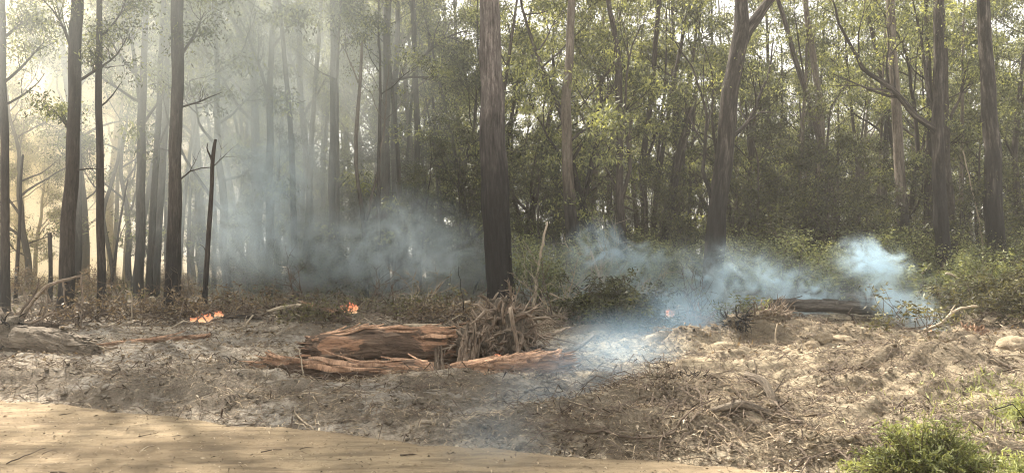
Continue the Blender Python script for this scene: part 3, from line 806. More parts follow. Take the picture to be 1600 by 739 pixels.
hero('gum_tree', 28.0, [(1448, 450, 13), (1449, 350, 12), (1450, 250, 10), (1455, 180, 9), (1450, 100, 7)], BK_DARK,
     'black slim trunk squeezed in left of the twin trunks', top=True, sides=12, seed=42)
hero('dead_tree', 24.0, [(78, 492, 7), (79, 430, 6), (78, 358, 6)], BK_DARK, 'short dead pole left of the dark leaning trunk', top=False, sides=7, seed=43)
hero('dead_tree', 27.0, [(170, 470, 5), (180, 400, 4), (190, 330, 3), (201, 275, 2)], BK_MID, 'whippy dead sapling curving right behind the thin lone trunk', top=False, sides=6, seed=44,
     limbs=[([(183, 380, 0), (195, 350, 0), (206, 345, 0)], 2, 2, False)])
hero('gum_tree', 36.0, [(180, 450, 6), (160, 330, 6), (185, 250, 5), (198, 190, 4)], BK_MID, 'faint bent sapling lost in the yellow smoke', top=False, sides=7, seed=45,
     limbs=[([(165, 300, 0), (145, 290, 0), (120, 250, 0)], 3, 4, True)])

# ------------------------------------------------------------------ shrubs, ferns, undergrowth
def frond(mb, base, d, L, r, leaflet=.16, n=16, droop=.5, tone=.5, W=.02):
    d = np.array(d, float); d /= np.linalg.norm(d)
    t = np.linspace(0, 1, n)
    P = base + d[None, :] * (t * L)[:, None]; P[:, 2] -= droop * L * t ** 2
    tan = np.gradient(P, axis=0); tan /= np.linalg.norm(tan, axis=1, keepdims=True)
    side = np.cross(tan, [0, 0, 1.0]); side /= np.linalg.norm(side, axis=1, keepdims=True) + 1e-9
    ln = leaflet * np.sin(np.clip(t * 1.05 + .12, 0, 1) * math.pi) ** .6 + .01
    for sg in (-1, 1):
        D = (side * sg + tan * .45) * ln[:, None]; D[:, 2] -= .15 * ln
        mb.quads(P, D, tan * W, np.clip(tone + r.normal(size=n) * .1, 0, 1))
    mb.quads(P[:1], (P[-1] - P[0])[None, :], side[:1] * .004, np.array([tone * .6]))

def fern_mesh(seed, n=14, L=.9, mat=None):
    r = np.random.default_rng(seed); mb = MB()
    for i in range(n):
        th = r.uniform(0, 6.28)
        frond(mb, np.array([r.normal() * .05, r.normal() * .05, 0]), (math.cos(th), math.sin(th), r.uniform(.5, 1.8)), L * r.uniform(.6, 1.1), r, .17 * L, 16, .45, r.uniform(.3, .9))
    return mb.mesh('fern', mat or LF_FERN, False)

def shrub_parts(seed, h, w, leaf, per=20, nst=9, L=.09, W=.016, spread=.14, bark=WTWIG):
    r = np.random.default_rng(seed); mb = MB(); tips = []
    for i in range(nst):
        th = r.uniform(0, 6.28); k = r.uniform(.2, 1) * w / h
        d = np.array([math.cos(th) * k, math.sin(th) * k, 1.0]); d /= np.linalg.norm(d)
        branch(mb, tips, (r.normal() * .05, r.normal() * .05, -.05), d, h * r.uniform(.5, .8), .016, 2, r, 4, kids=(3, 5), ratio=.5)
    lb = MB(); leaves(lb, np.array(tips), per, spread, L, W, r, .1)
    return mb.mesh('stems', bark), lb.mesh('foliage', leaf, False)
def shrub_obj(nm, meshes, loc, rz, sc, label, group=None, cat='shrub'):
    e = empty(nm, loc, label, cat, group); e.rotation_euler = (0, 0, rz); e.scale = (sc,) * 3
    put(meshes[0], 'stems', e); put(meshes[1], 'foliage', e)
    return e

def lab2(k, px, Y):
    dep, wh = where(px, Y, 20, 33)
    return f'{dep} {k} {wh}'
FERNS = [fern_mesh(500 + i) for i in range(3)]
SHR = [shrub_parts(520 + i, 1.5, 1.3, LF_FERN, 13, 7) for i in range(2)] 
SHD = [shrub_parts(530 + i, 1.7, 1.5, LF_DARK, 13, 7) for i in range(3)]
SHY = [shrub_parts(540 + i, 1.3, 1.5, LF_DRY, 9, 7) for i in range(2)]
r1 = np.random.default_rng(77)
for (px, X, Y) in scatter(46, 960, 1640, 21.5, 33, r1, .75, []):
    o = put(FERNS[int(r1.integers(3))], 'fern', None, (X, Y, Hs(X, Y) + .25)); s = r1.uniform(1.5, 2.7); o.scale = (s, s, s); o.rotation_euler = (0, 0, r1.uniform(0, 6.28))
    tag(o, lab2('bright green fern', px, Y), 'fern', 'ferns of the right undergrowth')
for (px, X, Y) in scatter(44, 820, 1650, 20.5, 30, r1, 1.0, []):
    shrub_obj('green_shrub', SHR[int(r1.integers(2))], (X, Y, Hs(X, Y)), r1.uniform(0, 6.28), r1.uniform(.7, 1.5), lab2('leafy green shrub', px, Y), 'green shrubs of the right undergrowth')
for (px, X, Y) in scatter(30, 1150, 1680, 24, 34, r1, 1.2, []):
    shrub_obj('dark_shrub', SHD[int(r1.integers(3))], (X, Y, Hs(X, Y)), r1.uniform(0, 6.28), r1.uniform(.9, 1.9), lab2('dark bushy shrub', px, Y), 'dark shrubs among the right trunks')
for (px, X, Y) in scatter(34, 340, 860, 24.5, 34, r1, 1.1, []):
    shrub_obj('dark_shrub', SHD[int(r1.integers(3))], (X, Y, Hs(X, Y)), r1.uniform(0, 6.28), r1.uniform(.6, 1.3), lab2('smoke-dimmed dark shrub', px, Y), 'smoke-dimmed shrubs left of centre')
for (px, X, Y) in scatter(8, -40, 340, 23, 32, r1, 1.1, []):
    shrub_obj('dry_shrub', SHY[int(r1.integers(2))], (X, Y, Hs(X, Y)), r1.uniform(0, 6.28), r1.uniform(.4, .85), lab2('low scorched shrub', px, Y), 'scorched shrubs under the left trunks')

def undergrowth():
    r = np.random.default_rng(88)
    mb = MB()
    n = 36000
    Y = 20.0 + 28 * r.uniform(size=n) ** 1.6; px = r.uniform(-80, 1680, n); X = PX(px, Y)
    X = X + .35 * vnoise(Y * 2, X * 2, 4)
    cl = fbm(X * .6, Y * .6, 3, 14)
    mid = (1 - sstep(760, 840, px)) * (Y < 27)
    k = (cl > -.25 + .35 * (Y < 23)) & (r.uniform(size=n) > .65 * mid) & (Y > 20.3 + .8 * vnoise(X * .8, X * 0, 3))
    X, Y, cl = X[k], Y[k], cl[k]; n = len(X)
    Z = H(X, Y)
    d = r.normal(size=(n, 3)) * .55; d[:, 2] = np.abs(d[:, 2]) + .35; d /= np.linalg.norm(d, axis=1, keepdims=True)
    L = r.uniform(.08, .34, n) * (1 + .7 * np.clip(cl, -.3, 1))
    side = np.cross(d, r.normal(size=(n, 3))); side /= np.linalg.norm(side, axis=1, keepdims=True)
    B = np.stack([X, Y, Z + r.uniform(-.02, .22, n)], 1)
    mb.quads(B, d * L[:, None], side * (r.uniform(.008, .028, n))[:, None], np.clip(.45 + .3 * cl + r.normal(size=n) * .2, 0, 1))
    o = put(mb.mesh('undergrowth', LF_GRASS, False), 'undergrowth')
    tag(o, 'low scrubby undergrowth covering the forest floor', kind='stuff')
undergrowth()

# ------------------------------------------------------------------ ground litter (nobody could count it)
def road_z(x, y):
    return 0.05 * fbm(x * .25, y * .25, 2, 11) + .012
def litter(name, n, px0, px1, y0, y1, mat, Lr, Wr, label, lift=.0, seed=1, flat=.25, mask=None, tone=None, pw=1.0, road=False):
    r = np.random.default_rng(seed)
    Y = y0 + (y1 - y0) * r.uniform(size=n) ** pw; X = PX(r.uniform(px0, px1, n), Y)
    k = ((Y - edge(X)) < -.02) if road else ((Y - edge(X)) > .03)
    if mask is not None: k &= mask(X, Y, r)
    X, Y = X[k], Y[k]; n = len(X)
    Z = road_z(X, Y) if road else H(X, Y)
    a = r.uniform(0, 6.28, n)
    d = np.stack([np.cos(a), np.sin(a), r.normal(size=n) * flat], 1)
    L = r.uniform(*Lr, n) * (.6 + .8 * r.uniform(size=n) ** 2)
    W = r.uniform(*Wr, n)
    side = np.stack([-np.sin(a), np.cos(a), r.normal(size=n) * .4], 1)
    # thin three-sided splinters: top ridge and two edges
    C = np.stack([X, Y, Z + lift + np.abs(r.normal(size=n)) * .01], 1)
    e0 = C - d * (L / 2)[:, None]; e1 = C + d * (L / 2)[:, None]
    bend = np.stack([np.zeros(n), np.zeros(n), r.uniform(0, .25, n) * L], 1)
    m = C + bend
    up = np.array([0, 0, 1.0]) * (W * .6)[:, None]
    V = np.stack([e0, m - side * W[:, None], m + up, m + side * W[:, None], e1], 1).reshape(-1, 3)
    b = np.arange(n)[:, None] * 5
    Q = np.concatenate([b + np.array([[0, 1, 4, 2]]), b + np.array([[0, 2, 4, 3]])])
    T = np.repeat(r.uniform(0, 1, n) if tone is None else tone(r, n), 5)
    G = np.stack([V[:, 0], V[:, 1], V[:, 2]], 1)
    o = put(arr_mesh(name, V, Q, mat, False, G, T), name)
    tag(o, label, kind='stuff')
litter('bark_shreds', 58000, -60, 1660, 6.2, 19, STRAW, (.04, .22), (.002, .006), 'shredded bark and straw strewn over the churned earth', .004, 3, .28, pw=1.3)
litter('twigs', 8000, -60, 1660, 6.0, 22, WTWIG, (.2, .8), (.004, .010), 'fine twigs littering the clearing', .01, 4, .22, pw=1.2)
litter('bark_chips', 2600, 820, 1660, 6.0, 9.0, CHIP, (.03, .12), (.006, .018), 'pale bark chips along the road edge on the right', .004, 5, .15,
       mask=lambda X, Y, r: (Y - edge(X)) < r.exponential(.45, len(X)))
litter('bark_chips', 1500, 250, 900, 6.6, 9.2, CHIP, (.03, .10), (.005, .015), 'pale bark chips along the road edge in the middle', .004, 6, .15,
       mask=lambda X, Y, r: (Y - edge(X)) < r.exponential(.35, len(X)))
litter('dead_leaves', 9000, -60, 1660, 12, 24, LF_DRY, (.06, .16), (.012, .03), 'dead leaves and scorched litter near the forest edge', .01, 8, .5)

litter('slash_debris', 900, -60, 1660, 17.2, 23.5, WTWIG, (.5, 2.2), (.012, .035), 'broken grey branches strewn along the forest edge', .06, 28, .16)
litter('pale_slash', 300, -60, 1660, 16.8, 23.0, WPALE, (.4, 1.5), (.010, .026), 'pale snapped branches strewn along the forest edge', .08, 29, .2)
litter('debris_ridges', 9000, 820, 1680, 6.6, 16.5, WTWIG, (.08, .5), (.004, .012), 'dark root fibre and twigs matted along the turned ridges at right', .012, 38, .35, mask=lambda X, Y, r: fbm(X * .45, Y * 1.5, 3, 120) > .12)
litter('debris_ridges', 4000, -60, 820, 8.5, 19, WTWIG, (.08, .4), (.003, .010), 'dark root fibre and twigs matted on the grey mounds at left', .012, 39, .35, mask=lambda X, Y, r: fbm(X * .45, Y * 1.5, 3, 121) > .2)
litter('road_litter', 2600, -60, 1300, 4.8, 9.2, STRAW, (.012, .10), (.003, .009), 'flecks of bark, grit and leaf lying on the sandy road', .003, 18, .08, road=True)
litter('road_grit', 3500, -60, 1300, 4.8, 9.2, STRAW, (.006, .022), (.003, .009), 'pale grit scattered on the sandy road', .002, 19, .05, road=True)
def clods(name, n, label, seed, s0, s1, y0, y1, mat, pw=1.3):
    r = np.random.default_rng(seed)
    # one lumpy octahedral pebble, subdivided once as quads of a squashed cube
    base = np.array([[x, y, z] for x in (-1, 1) for y in (-1, 1) for z in (-1, 1)], float)
    q = np.array([[0, 1, 3, 2], [4, 6, 7, 5], [0, 4, 5, 1], [2, 3, 7, 6], [0, 2, 6, 4], [1, 5, 7, 3]])
    Y = y0 + (y1 - y0) * r.uniform(size=n) ** pw; X = PX(r.uniform(-40, 1640, n), Y)
    k = ((Y - edge(X)) > .02) & (fbm(X * 1.3, Y * 1.6, 2, 44) > -.2)
    X, Y = X[k], Y[k]; n = len(X); Z = H(X, Y)
    s = s0 + (s1 - s0) * r.uniform(size=n) ** 4
    V = base[None] * r.uniform(.55, 1.0, (n, 8, 3)) * s[:, None, None] * np.array([1.1, 1, .65])
    a = r.uniform(0, 6.28, n); c, sn = np.cos(a)[:, None], np.sin(a)[:, None]
    V = np.stack([V[:, :, 0] * c - V[:, :, 1] * sn, V[:, :, 0] * sn + V[:, :, 1] * c, V[:, :, 2]], 2)
    V = V + np.stack([X, Y, Z], 1)[:, None, :]
    Q = (q[None] + (np.arange(n) * 8)[:, None, None]).reshape(-1, 4)
    o = put(arr_mesh(name, V.reshape(-1, 3), Q, mat, True, None, np.repeat(r.uniform(0, .8, n), 8)), name)
    tag(o, label, kind='stuff')
clods('soil_clods', 15000, 'small clods of earth scattered over the clearing', 9, .005, .040, 6.1, 17, SOIL)

# ------------------------------------------------------------------ logs, roots, sticks
def path_world(pts):
    """pts: (px, Y, height above local ground)"""
    out = []
    for (px, Y, dz) in pts:
        X = PX(px, Y); out.append((X, Y, Hs(X, Y) + dz))
    return np.array(out)
def smooth_path(P, n, jit=0.0, seed=0):
    P = np.asarray(P, float)
    L = np.concatenate([[0], np.cumsum(np.linalg.norm(np.diff(P, axis=0), axis=1))])
    s = np.linspace(0, L[-1], n)
    Q = np.stack([np.interp(s, L, P[:, k]) for k in range(3)], 1)
    if n > 8:
        for k in range(3):
            pad = np.concatenate([[Q[0, k]], Q[:, k], [Q[-1, k]]]); Q[:, k] = np.convolve(pad, [.25, .5, .25], 'valid')
    if jit:
        for k in range(3): Q[:, k] += jit * vnoise(s * 2.5 / max(.3, L[-1] / 4), s * 0 + seed * 3.1, k + seed)
    return Q, s

def log_thing(nm, pts, r0, r1, mat, label, cat='log', seed=1, sides=28, flakes=0, rough=.12, flakemat=None, ends=True, cutmat=None, stubs=0, splint=0):
    W = path_world(pts); org = W[0].copy()
    e = empty(nm, tuple(org), label, cat)
    P = W - org
    Lt = np.linalg.norm(P[-1])
    Q, s = smooth_path(P, max(16, int(Lt / .07)), r0 * .12, seed)
    R = np.interp(np.linspace(0, 1, len(Q)), [0, 1], [r0, r1])
    rg = np.random.default_rng(seed)
    kk = min(6, len(Q) // 3)
    R[:kk] *= np.linspace(.62, 1, kk) ** .7; R[-kk:] *= np.linspace(1, .6, kk) ** .7
    mb = MB(); mb.tube(Q, R, sides, rough=rough * 1.1, rf=2.2, seed=seed, cap=True, flute=.07, nfl=11)
    for (a_, s_) in ((0, -1), (len(Q) - 1, 1)):       # torn fibres standing out of both broken ends
        T_ = (Q[1] - Q[0] if a_ == 0 else Q[-1] - Q[-2]); T_ = T_ / np.linalg.norm(T_) * s_
        for i in range(int(10 + sides / 2)):
            o_ = rvec(rg); o_ -= T_ * np.dot(o_, T_); o_ = o_ / np.linalg.norm(o_) * R[a_] * rg.uniform(.2, 1.15)
            L_ = R[a_] * rg.uniform(.15, .8); w_ = R[a_] * rg.uniform(.06, .2)
            mb.tube([Q[a_] - T_ * R[a_] * .5 + o_, Q[a_] + T_ * L_ * .4 + o_ * 1.02, Q[a_] + T_ * L_ + o_ * 1.05], [w_, w_ * .8, w_ * .15], 5, seed=i)
    for i in range(stubs):
        a = int(rg.uniform(.1, .9) * (len(Q) - 1)); d = rvec(rg); d[2] = abs(d[2]) + .3; d /= np.linalg.norm(d)
        bp, _ = wander(Q[a], d, r0 * 1.0 + rg.uniform(.15, .5), 4, rg, .15, 0)
        mb.tube(bp, np.linspace(r0 * .22, r0 * .08, 5), 6)
    put(mb.mesh('log_body', mat), 'bark', e)
    if flakes:
        fb = MB()
        for i in range(flakes):
            a = int(rg.uniform(0.02, .96) * (len(Q) - 1)); b = min(len(Q) - 1, a + int(rg.integers(3, 12)))
            seg = Q[a:b + 1]
            if len(seg) < 3: continue
            th = rg.uniform(.2, 2.6)
            T = seg[-1] - seg[0]; T /= np.linalg.norm(T)
            U = np.array([0, 0, 1.0]) - T * T[2]; U /= np.linalg.norm(U); S = np.cross(T, U)
            n_ = U * math.sin(th) + S * math.cos(th) * -1
            rr = R[a] * rg.uniform(1.0, 1.12)
            lift = np.linspace(0, 1, len(seg)) ** 2 * rg.uniform(0, .12) * (1 if rg.uniform() < .5 else 0)
            w = rg.uniform(.012, .05)
            tg = np.cross(n_, T)
            C = seg + n_ * (rr + lift[:, None])
            Wd = w * np.sin(np.linspace(.25, math.pi - .2, len(seg)))[:, None]
            A = C - tg * Wd - n_ * .006; B_ = C + tg * Wd - n_ * .006; M = C + n_ * .014
            k = len(seg); V = np.concatenate([A, M, B_])
            i_ = np.arange(k - 1)
            Qd = np.concatenate([np.stack([i_, i_ + 1, i_ + k + 1, i_ + k], 1), np.stack([i_ + k, i_ + k + 1, i_ + 2 * k + 1, i_ + 2 * k], 1)])
            G = np.stack([np.tile(np.arange(k) * .02, 3) + i, V[:, 0] * .3 + i * .7, V[:, 2]], 1)
            fb.add(V, Qd, G)
        put(fb.mesh('loose_bark', flakemat or mat), 'loose_bark', e)
    if splint:
        sb = MB()
        T = Q[-1] - Q[-3]; T /= np.linalg.norm(T)
        for i in range(splint):
            o_ = rvec(rg) * r1 * .75; o_ -= T * np.dot(o_, T)
            L_ = rg.uniform(.08, .35)
            sb.tube([Q[-1] - T * .1 + o_, Q[-1] + T * L_ * .5 + o_ * 1.05, Q[-1] + T * L_ + o_ * 1.1 + rvec(rg) * .03], [r1 * .16, r1 * .1, .004], 5, seed=i)
        put(sb.mesh('splinters', cutmat or WPALE), 'splinters', e)
    return e

def stick(pts, r0, r1, mat, label, nm='stick', cat='stick', seed=1, forks=(), abs_z=False, jit=.03, sides=7):
    """pts (px, Y, dz); forks: list of (t, (dx,dy,dz), len)"""
    W = path_world(pts) if not abs_z else np.array([(PX(a, Y), Y, PZ(b, Y)) for (a, Y, b) in pts])
    org = W[0].copy(); P = W - org
    Lt = np.sum(np.linalg.norm(np.diff(P, axis=0), axis=1))
    Q, s = smooth_path(P, max(7, int(Lt / .12)), jit, seed)
    mb = MB(); R = np.linspace(r0, r1, len(Q)); mb.tube(Q, R, sides, rough=.08, seed=seed)
    rg = np.random.default_rng(seed)
    for (t, d, L) in forks:
        a = int(t * (len(Q) - 1)); d = np.array(d, float); d /= np.linalg.norm(d)
        bp, dd = wander(Q[a], d, L, 6, rg, .16, .0)
        mb.tube(bp, np.linspace(R[a] * .7, R[a] * .2, 7), 6, seed=seed + 1)
        if L > .7:
            bp2, _ = wander(bp[3], dd + rvec(rg) * .7, L * .5, 5, rg, .2, 0); mb.tube(bp2, np.linspace(R[a] * .4, R[a] * .12, 6), 5)
    o = put(mb.mesh(nm, mat), nm, None, tuple(org))
    return tag(o, label, cat)

# the three logs and the upturned roots at the centre
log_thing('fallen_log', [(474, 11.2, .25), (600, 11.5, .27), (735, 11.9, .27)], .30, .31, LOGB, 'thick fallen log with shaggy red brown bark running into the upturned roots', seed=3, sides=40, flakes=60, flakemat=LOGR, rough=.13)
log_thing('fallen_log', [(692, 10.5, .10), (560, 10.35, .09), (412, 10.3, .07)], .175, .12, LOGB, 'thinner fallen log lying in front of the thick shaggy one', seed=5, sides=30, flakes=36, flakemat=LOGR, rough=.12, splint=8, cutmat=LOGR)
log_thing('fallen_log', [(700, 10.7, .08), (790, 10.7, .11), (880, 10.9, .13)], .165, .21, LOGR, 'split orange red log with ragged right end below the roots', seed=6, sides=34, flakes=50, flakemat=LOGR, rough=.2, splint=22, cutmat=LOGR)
# left big weathered log
log_thing('fallen_log', [(10, 13.6, .22), (80, 13.3, .16), (150, 12.8, .0)], .30, .17, LOGG, 'grey weathered fallen trunk at the left with furrowed bark', seed=7, sides=34, flakes=26, rough=.12, splint=14)
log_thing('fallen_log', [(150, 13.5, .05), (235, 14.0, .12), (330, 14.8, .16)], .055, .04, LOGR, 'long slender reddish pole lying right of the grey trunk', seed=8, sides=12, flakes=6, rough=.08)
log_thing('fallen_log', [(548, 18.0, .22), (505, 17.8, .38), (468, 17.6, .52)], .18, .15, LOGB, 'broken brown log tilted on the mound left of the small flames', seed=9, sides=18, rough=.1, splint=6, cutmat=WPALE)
log_thing('fallen_log', [(474, 17.5, .56), (445, 17.4, .50), (416, 17.3, .40)], .06, .03, WPALE, 'pale split slab leaning off the tilted brown log', seed=10, sides=10, rough=.15)
log_thing('fallen_log', [(1195, 18.8, .40), (1300, 18.4, .36), (1445, 17.8, .22)], .17, .14, LOGD, 'long charred log smouldering behind the brown earth mound', seed=11, sides=22, rough=.1, flakes=14)
log_thing('fallen_log', [(1150, 20.8, .45), (1260, 20.8, .48), (1390, 20.4, .36)], .19, .14, LOGD, 'second blackened log in the smoke behind the long charred one', seed=12, sides=18, rough=.1)
log_thing('fallen_log', [(1165, 8.0, .10), (1195, 7.75, .07), (1215, 7.5, .02)], .05, .04, LOGG, 'short barkless log end pointing at the road on the right mound', seed=13, sides=14, rough=.08, stubs=2)
log_thing('fallen_log', [(1112, 6.95, .07), (1155, 6.95, .07), (1200, 6.98, .05)], .035, .045, LOGG, 'short half-buried brown log low on the right mound', seed=14, sides=14, rough=.1, splint=4)
log_thing('fallen_log', [(630, 16.8, .10), (662, 16.7, .12), (690, 16.7, .08)], .05, .045, WPALE, 'pale peeled log piece lying behind the thick log', seed=15, sides=10)
log_thing('fallen_log', [(340, 19.3, .10), (380, 19.0, .10), (410, 18.8, .06)], .06, .05, LOGD, 'black smouldering log beside the left flames', seed=16, sides=10)

def root_mass(nm, px, Y, dz, rad, nroots, label, seed, squash=(1, .8, 1.1), core=.55, Lr=(.5, 1.1), thick=(.012, .05), mat=WROOT, up=0.1, coremat=None):
    rg = np.random.default_rng(seed)
    X = PX(px, Y); org = (X, Y, Hs(X, Y) + dz)
    e = empty(nm, org, label, 'uprooted stump' if 'stump' in nm else 'root pile')
    # core: lumpy ball of earth and wood
    nu, nv = 30, 18
    U = np.linspace(0, 2 * math.pi, nu, endpoint=False); Vv = np.linspace(.02, math.pi - .02, nv)
    dx = np.cos(U)[None] * np.sin(Vv)[:, None]; dy = np.sin(U)[None] * np.sin(Vv)[:, None]; dzv = np.cos(Vv)[:, None] + 0 * U[None]
    nz = 1 + .45 * fbm(dx * 2.4 + seed, dy * 2 + dzv * 3, 4, seed)
    sq = np.array(squash) * rad * core
    V = np.stack([dx * nz * sq[0], dy * nz * sq[1], dzv * nz * sq[2]], 2).reshape(-1, 3)
    i = np.arange(nv - 1)[:, None]; j = np.arange(nu)[None]; k = (j + 1) % nu
    Q = np.stack([i * nu + j, (i + 1) * nu + j, (i + 1) * nu + k, i * nu + k], 2).reshape(-1, 4)
    put(arr_mesh('root_core', V, Q, coremat or mat, True, V * 3, np.full(len(V), .7)), 'root_core', e)
    mb = MB()
    for q in range(nroots):
        d = rvec(rg); d[2] = d[2] * .8 + up; d /= np.linalg.norm(d)
        s = d * sq * .8
        L = rg.uniform(*Lr) * rad
        d2 = d + rvec(rg) * .7; d2 /= np.linalg.norm(d2)
        p, de = wander(s, d2, L, 8, rg, .40, -.04)
        t = rg.uniform(0, 1) ** 1.7 * (thick[1] - thick[0]) + thick[0]
        mb.tube(p, t * (1 - .8 * np.linspace(0, 1, 9)), 6, seed=q, rough=.15)
        if t > .02:
            for w in range(2):
                p2, _ = wander(p[3 + w * 2], de + rvec(rg), L * .4, 5, rg, .3, 0); mb.tube(p2, np.linspace(t * .5, .003, 6), 5, seed=q)
    put(mb.mesh('roots', mat), 'roots', e)
    return e
rb = root_mass('uprooted_stump', 793, 11.75, .40, .86, 190, 'tall tangle of upturned tree roots in front of the thickest trunk', 21, (.66, .5, 1.12),   .64, (.25, .75), (.014, .062), up=.22, coremat=LOGG)
rb2 = root_mass('uprooted_stump', 748, 11.5, .30, .52, 130, 'low knot of splayed roots joined to the thick shaggy log', 22, (1.2, .7, .8), .62, (.3, .75), (.014, .058), coremat=LOGG)
def splinter_stump(nm, px, Y, h, w, label, seed, mat, n=30, sink=.1):
    rg = np.random.default_rng(seed); X = PX(px, Y)
    e = empty(nm, (X, Y, Hs(X, Y) - sink), label, 'stump')
    mb = MB()
    sd, nr = 44, 16
    th = np.arange(sd) / sd * 2 * math.pi
    top = .62 + .42 * vnoise(th * 1.9 + seed, th * 0 + seed, 3) + .22 * vnoise(th * 6.5, th * 0 + seed, 5); top[-2:] = top[:2]
    prof = 1 + .30 * vnoise(th * 2.2 + 3, th * 0 + seed, 7) + .12 * vnoise(th * 7, th * 0, 9)
    def shell(k, zs):
        t = np.linspace(0, 1, nr)[:, None]
        tw = 1 + .15 * vnoise(t * 3 + 0 * th[None], th[None] * 2 + 0 * t, seed)
        r_ = w * prof[None] * (1.25 - .55 * t) * tw * k
        lean = .12 * h * t * t
        return np.stack([r_ * np.cos(th)[None] + lean * (1 if seed % 2 else -.6), r_ * np.sin(th)[None] * .75, h * t * np.clip(top, .3, 1.1)[None] * zs + 0 * r_], 2)
    A, B = shell(1, 1), shell(.68, .97)[::-1]
    V = np.concatenate([A, B]); i_ = np.arange(2 * nr - 1)[:, None]; j_ = np.arange(sd)[None]; k_ = (j_ + 1) % sd
    Qd = np.stack([i_ * sd + j_, i_ * sd + k_, (i_ + 1) * sd + k_, (i_ + 1) * sd + j_], 2).reshape(-1, 4)
    mb.add(V.reshape(-1, 3), Qd, V.reshape(-1, 3) * 1.3)
    put(mb.mesh('stump_shell', mat), 'stump_shell', e)
    mb = MB()
    for i in range(n):
        a = rg.uniform(0, 6.28); q = w * rg.uniform(.5, 1.1)
        z0_ = h * rg.uniform(0, .6)
        b = np.array([math.cos(a) * q, math.sin(a) * q * .75, z0_])
        tp = b * np.array([rg.uniform(.6, 2.0), rg.uniform(.6, 2.0), 1]) + np.array([rg.normal() * w * .5, rg.normal() * w * .4, h * rg.uniform(-.25, .45)])
        md = (b + tp) / 2 + rvec(rg) * w * .3
        t = w * rg.uniform(.05, .16)
        mb.tube(smooth_path([b, md, tp], 8, .015, i)[0], t * np.array([.5, 1, .95, .9, .8, .6, .4, .1]), 5, rough=.25, seed=i)
    put(mb.mesh('splinters', mat), 'splinters', e)
    return e
e = splinter_stump('splintered_stump', 727, 11.2, 1.05, .15, 'jagged upright splinter of stump left of the tall root tangle', 31, WROOT, 13)
splinter_stump('broken_stake', 690, 10.15, .66, .075, 'shaggy broken stake standing upright before the thick log', 32, WROOT, 12)
splinter_stump('red_stump', 1512, 14.6, .50, .17, 'low stump of fresh red splintered wood near the right edge', 33, LOGR, 30)
splinter_stump('red_stump', 1533, 14.3, .30, .12, 'smaller torn red stump beside the low splintered one', 34, LOGR, 18)
root_mass('uprooted_stump', 2, 13.6, .24, .55, 110, 'dark earthy root plate at the left edge on the grey trunk', 23, (.8, .7, 1.0), .75, (.3, .7), (.006, .03), mat=BK_DARK, up=0, coremat=SOIL)
root_mass('root_pile', 893, 17.0, .12, .5, 36, 'dark spiky roots left of the green brush heap', 24, (1.3, .7, .7), .5, (.5, 1.3), (.012, .05), up=.3)
root_mass('root_pile', 1085, 17.0, .12, .5, 50, 'small reddish root cluster right of the pale flame', 25, (1.2, .7, .7), .5, (.4, 1.0), (.008, .03), mat=LOGR, up=.2)
root_mass('root_pile', 1200, 14.9, .10, .75, 190, 'brown rooty crest of the earth mound at right of centre', 26, (1.5, .6, .5), .35, (.25, .7), (.004, .022), up=.1, coremat=SOIL)
root_mass('root_pile', 1148, 14.3, .2, .5, 60, 'dark hanging roots at the left end of the earth mound', 27, (1.1, .6, .7), .35, (.4, .8), (.006, .03), mat=BK_DARK, up=-.1, coremat=SOIL)
root_mass('root_pile', 358, 10.9, .08, .22, 40, 'small black burnt root clump alone on the grey earth', 28, (1.3, .8, .8), .6, (.5, 1.3), (.006, .02), mat=LOGD)
root_mass('root_pile', 1030, 8.35, .10, .30, 70, 'fine brown roots poking from the top of the right front mound', 29, (2.2, .8, .5), .3, (.3, .9), (.003, .012), up=.2, coremat=SOIL)
root_mass('root_pile', 1080, 8.3, .10, .26, 60, 'fine dark roots further right on the front mound crest', 30, (2.0, .8, .5), .3, (.3, .9), (.003, .012), mat=BK_DARK, up=.2, coremat=SOIL)

# branch tangle at left
stick([(28, 17.2, .15), (50, 17.4, .75), (75, 17.4, 1.0), (128, 17.2, 1.25)], .06, .03, WROOT, 'arched brown branch bridging up to the dark leaning trunk', 'fallen_branch', 'branch', 51, [(.3, (-.4, .2, 1), .6), (.55, (.4, 0, -.9), .5), (.8, (.2, -.3, -1), .6)])
stick([(127, 17.2, 1.25), (129, 17.1, .6), (126, 17.0, .0)], .025, .018, WROOT, 'short vertical stick propping the end of the arched branch', 'fallen_branch', 'branch', 52)
stick([(15, 17.0, .2), (40, 17.1, .55), (58, 17.2, .95), (60, 17.2, 1.3)], .035, .012, WTWIG, 'forked dead branch rising at the far left tangle', 'fallen_branch', 'branch', 53, [(.5, (.8, 0, .8), .7), (.7, (-.7, 0, .8), .5), (.9, (.5, .2, 1), .3)])
stick([(5, 16.5, .2), (45, 16.6, .3), (90, 16.8, .55), (105, 16.8, .6)], .045, .02, WROOT, 'thick low branch lying across the far left tangle', 'fallen_branch', 'branch', 54, [(.6, (.3, 0, .8), .5)])
root_mass('brush_heap', 60, 17.2, .12, .8, 90, 'heap of brown dead twigs at the foot of the arched branch', 41, (1.6, .7, .5), .35, (.5, 1.2), (.004, .018), mat=WTWIG, up=.3)
stick([(205, 17.5, .1), (208, 17.4, .9), (196, 17.4, 1.0)], .02, .008, WPALE, 'small bent pale stick upright near the left forest edge', 'stick', 'stick', 55, [(.6, (.8, 0, .9), .3)])
stick([(222, 18, .1), (228, 18, .8), (230, 18, 1.1)], .02, .006, WTWIG, 'thin upright twig right of the small bent pale one', 'stick', 'stick', 56, [(.5, (-.6, 0, 1), .4)])
stick([(222, 18.5, .5), (258, 18.2, .42), (298, 18.0, .38)], .03, .02, WTWIG, 'long grey stick lying level left of the flames', 'stick', 'stick', 57)
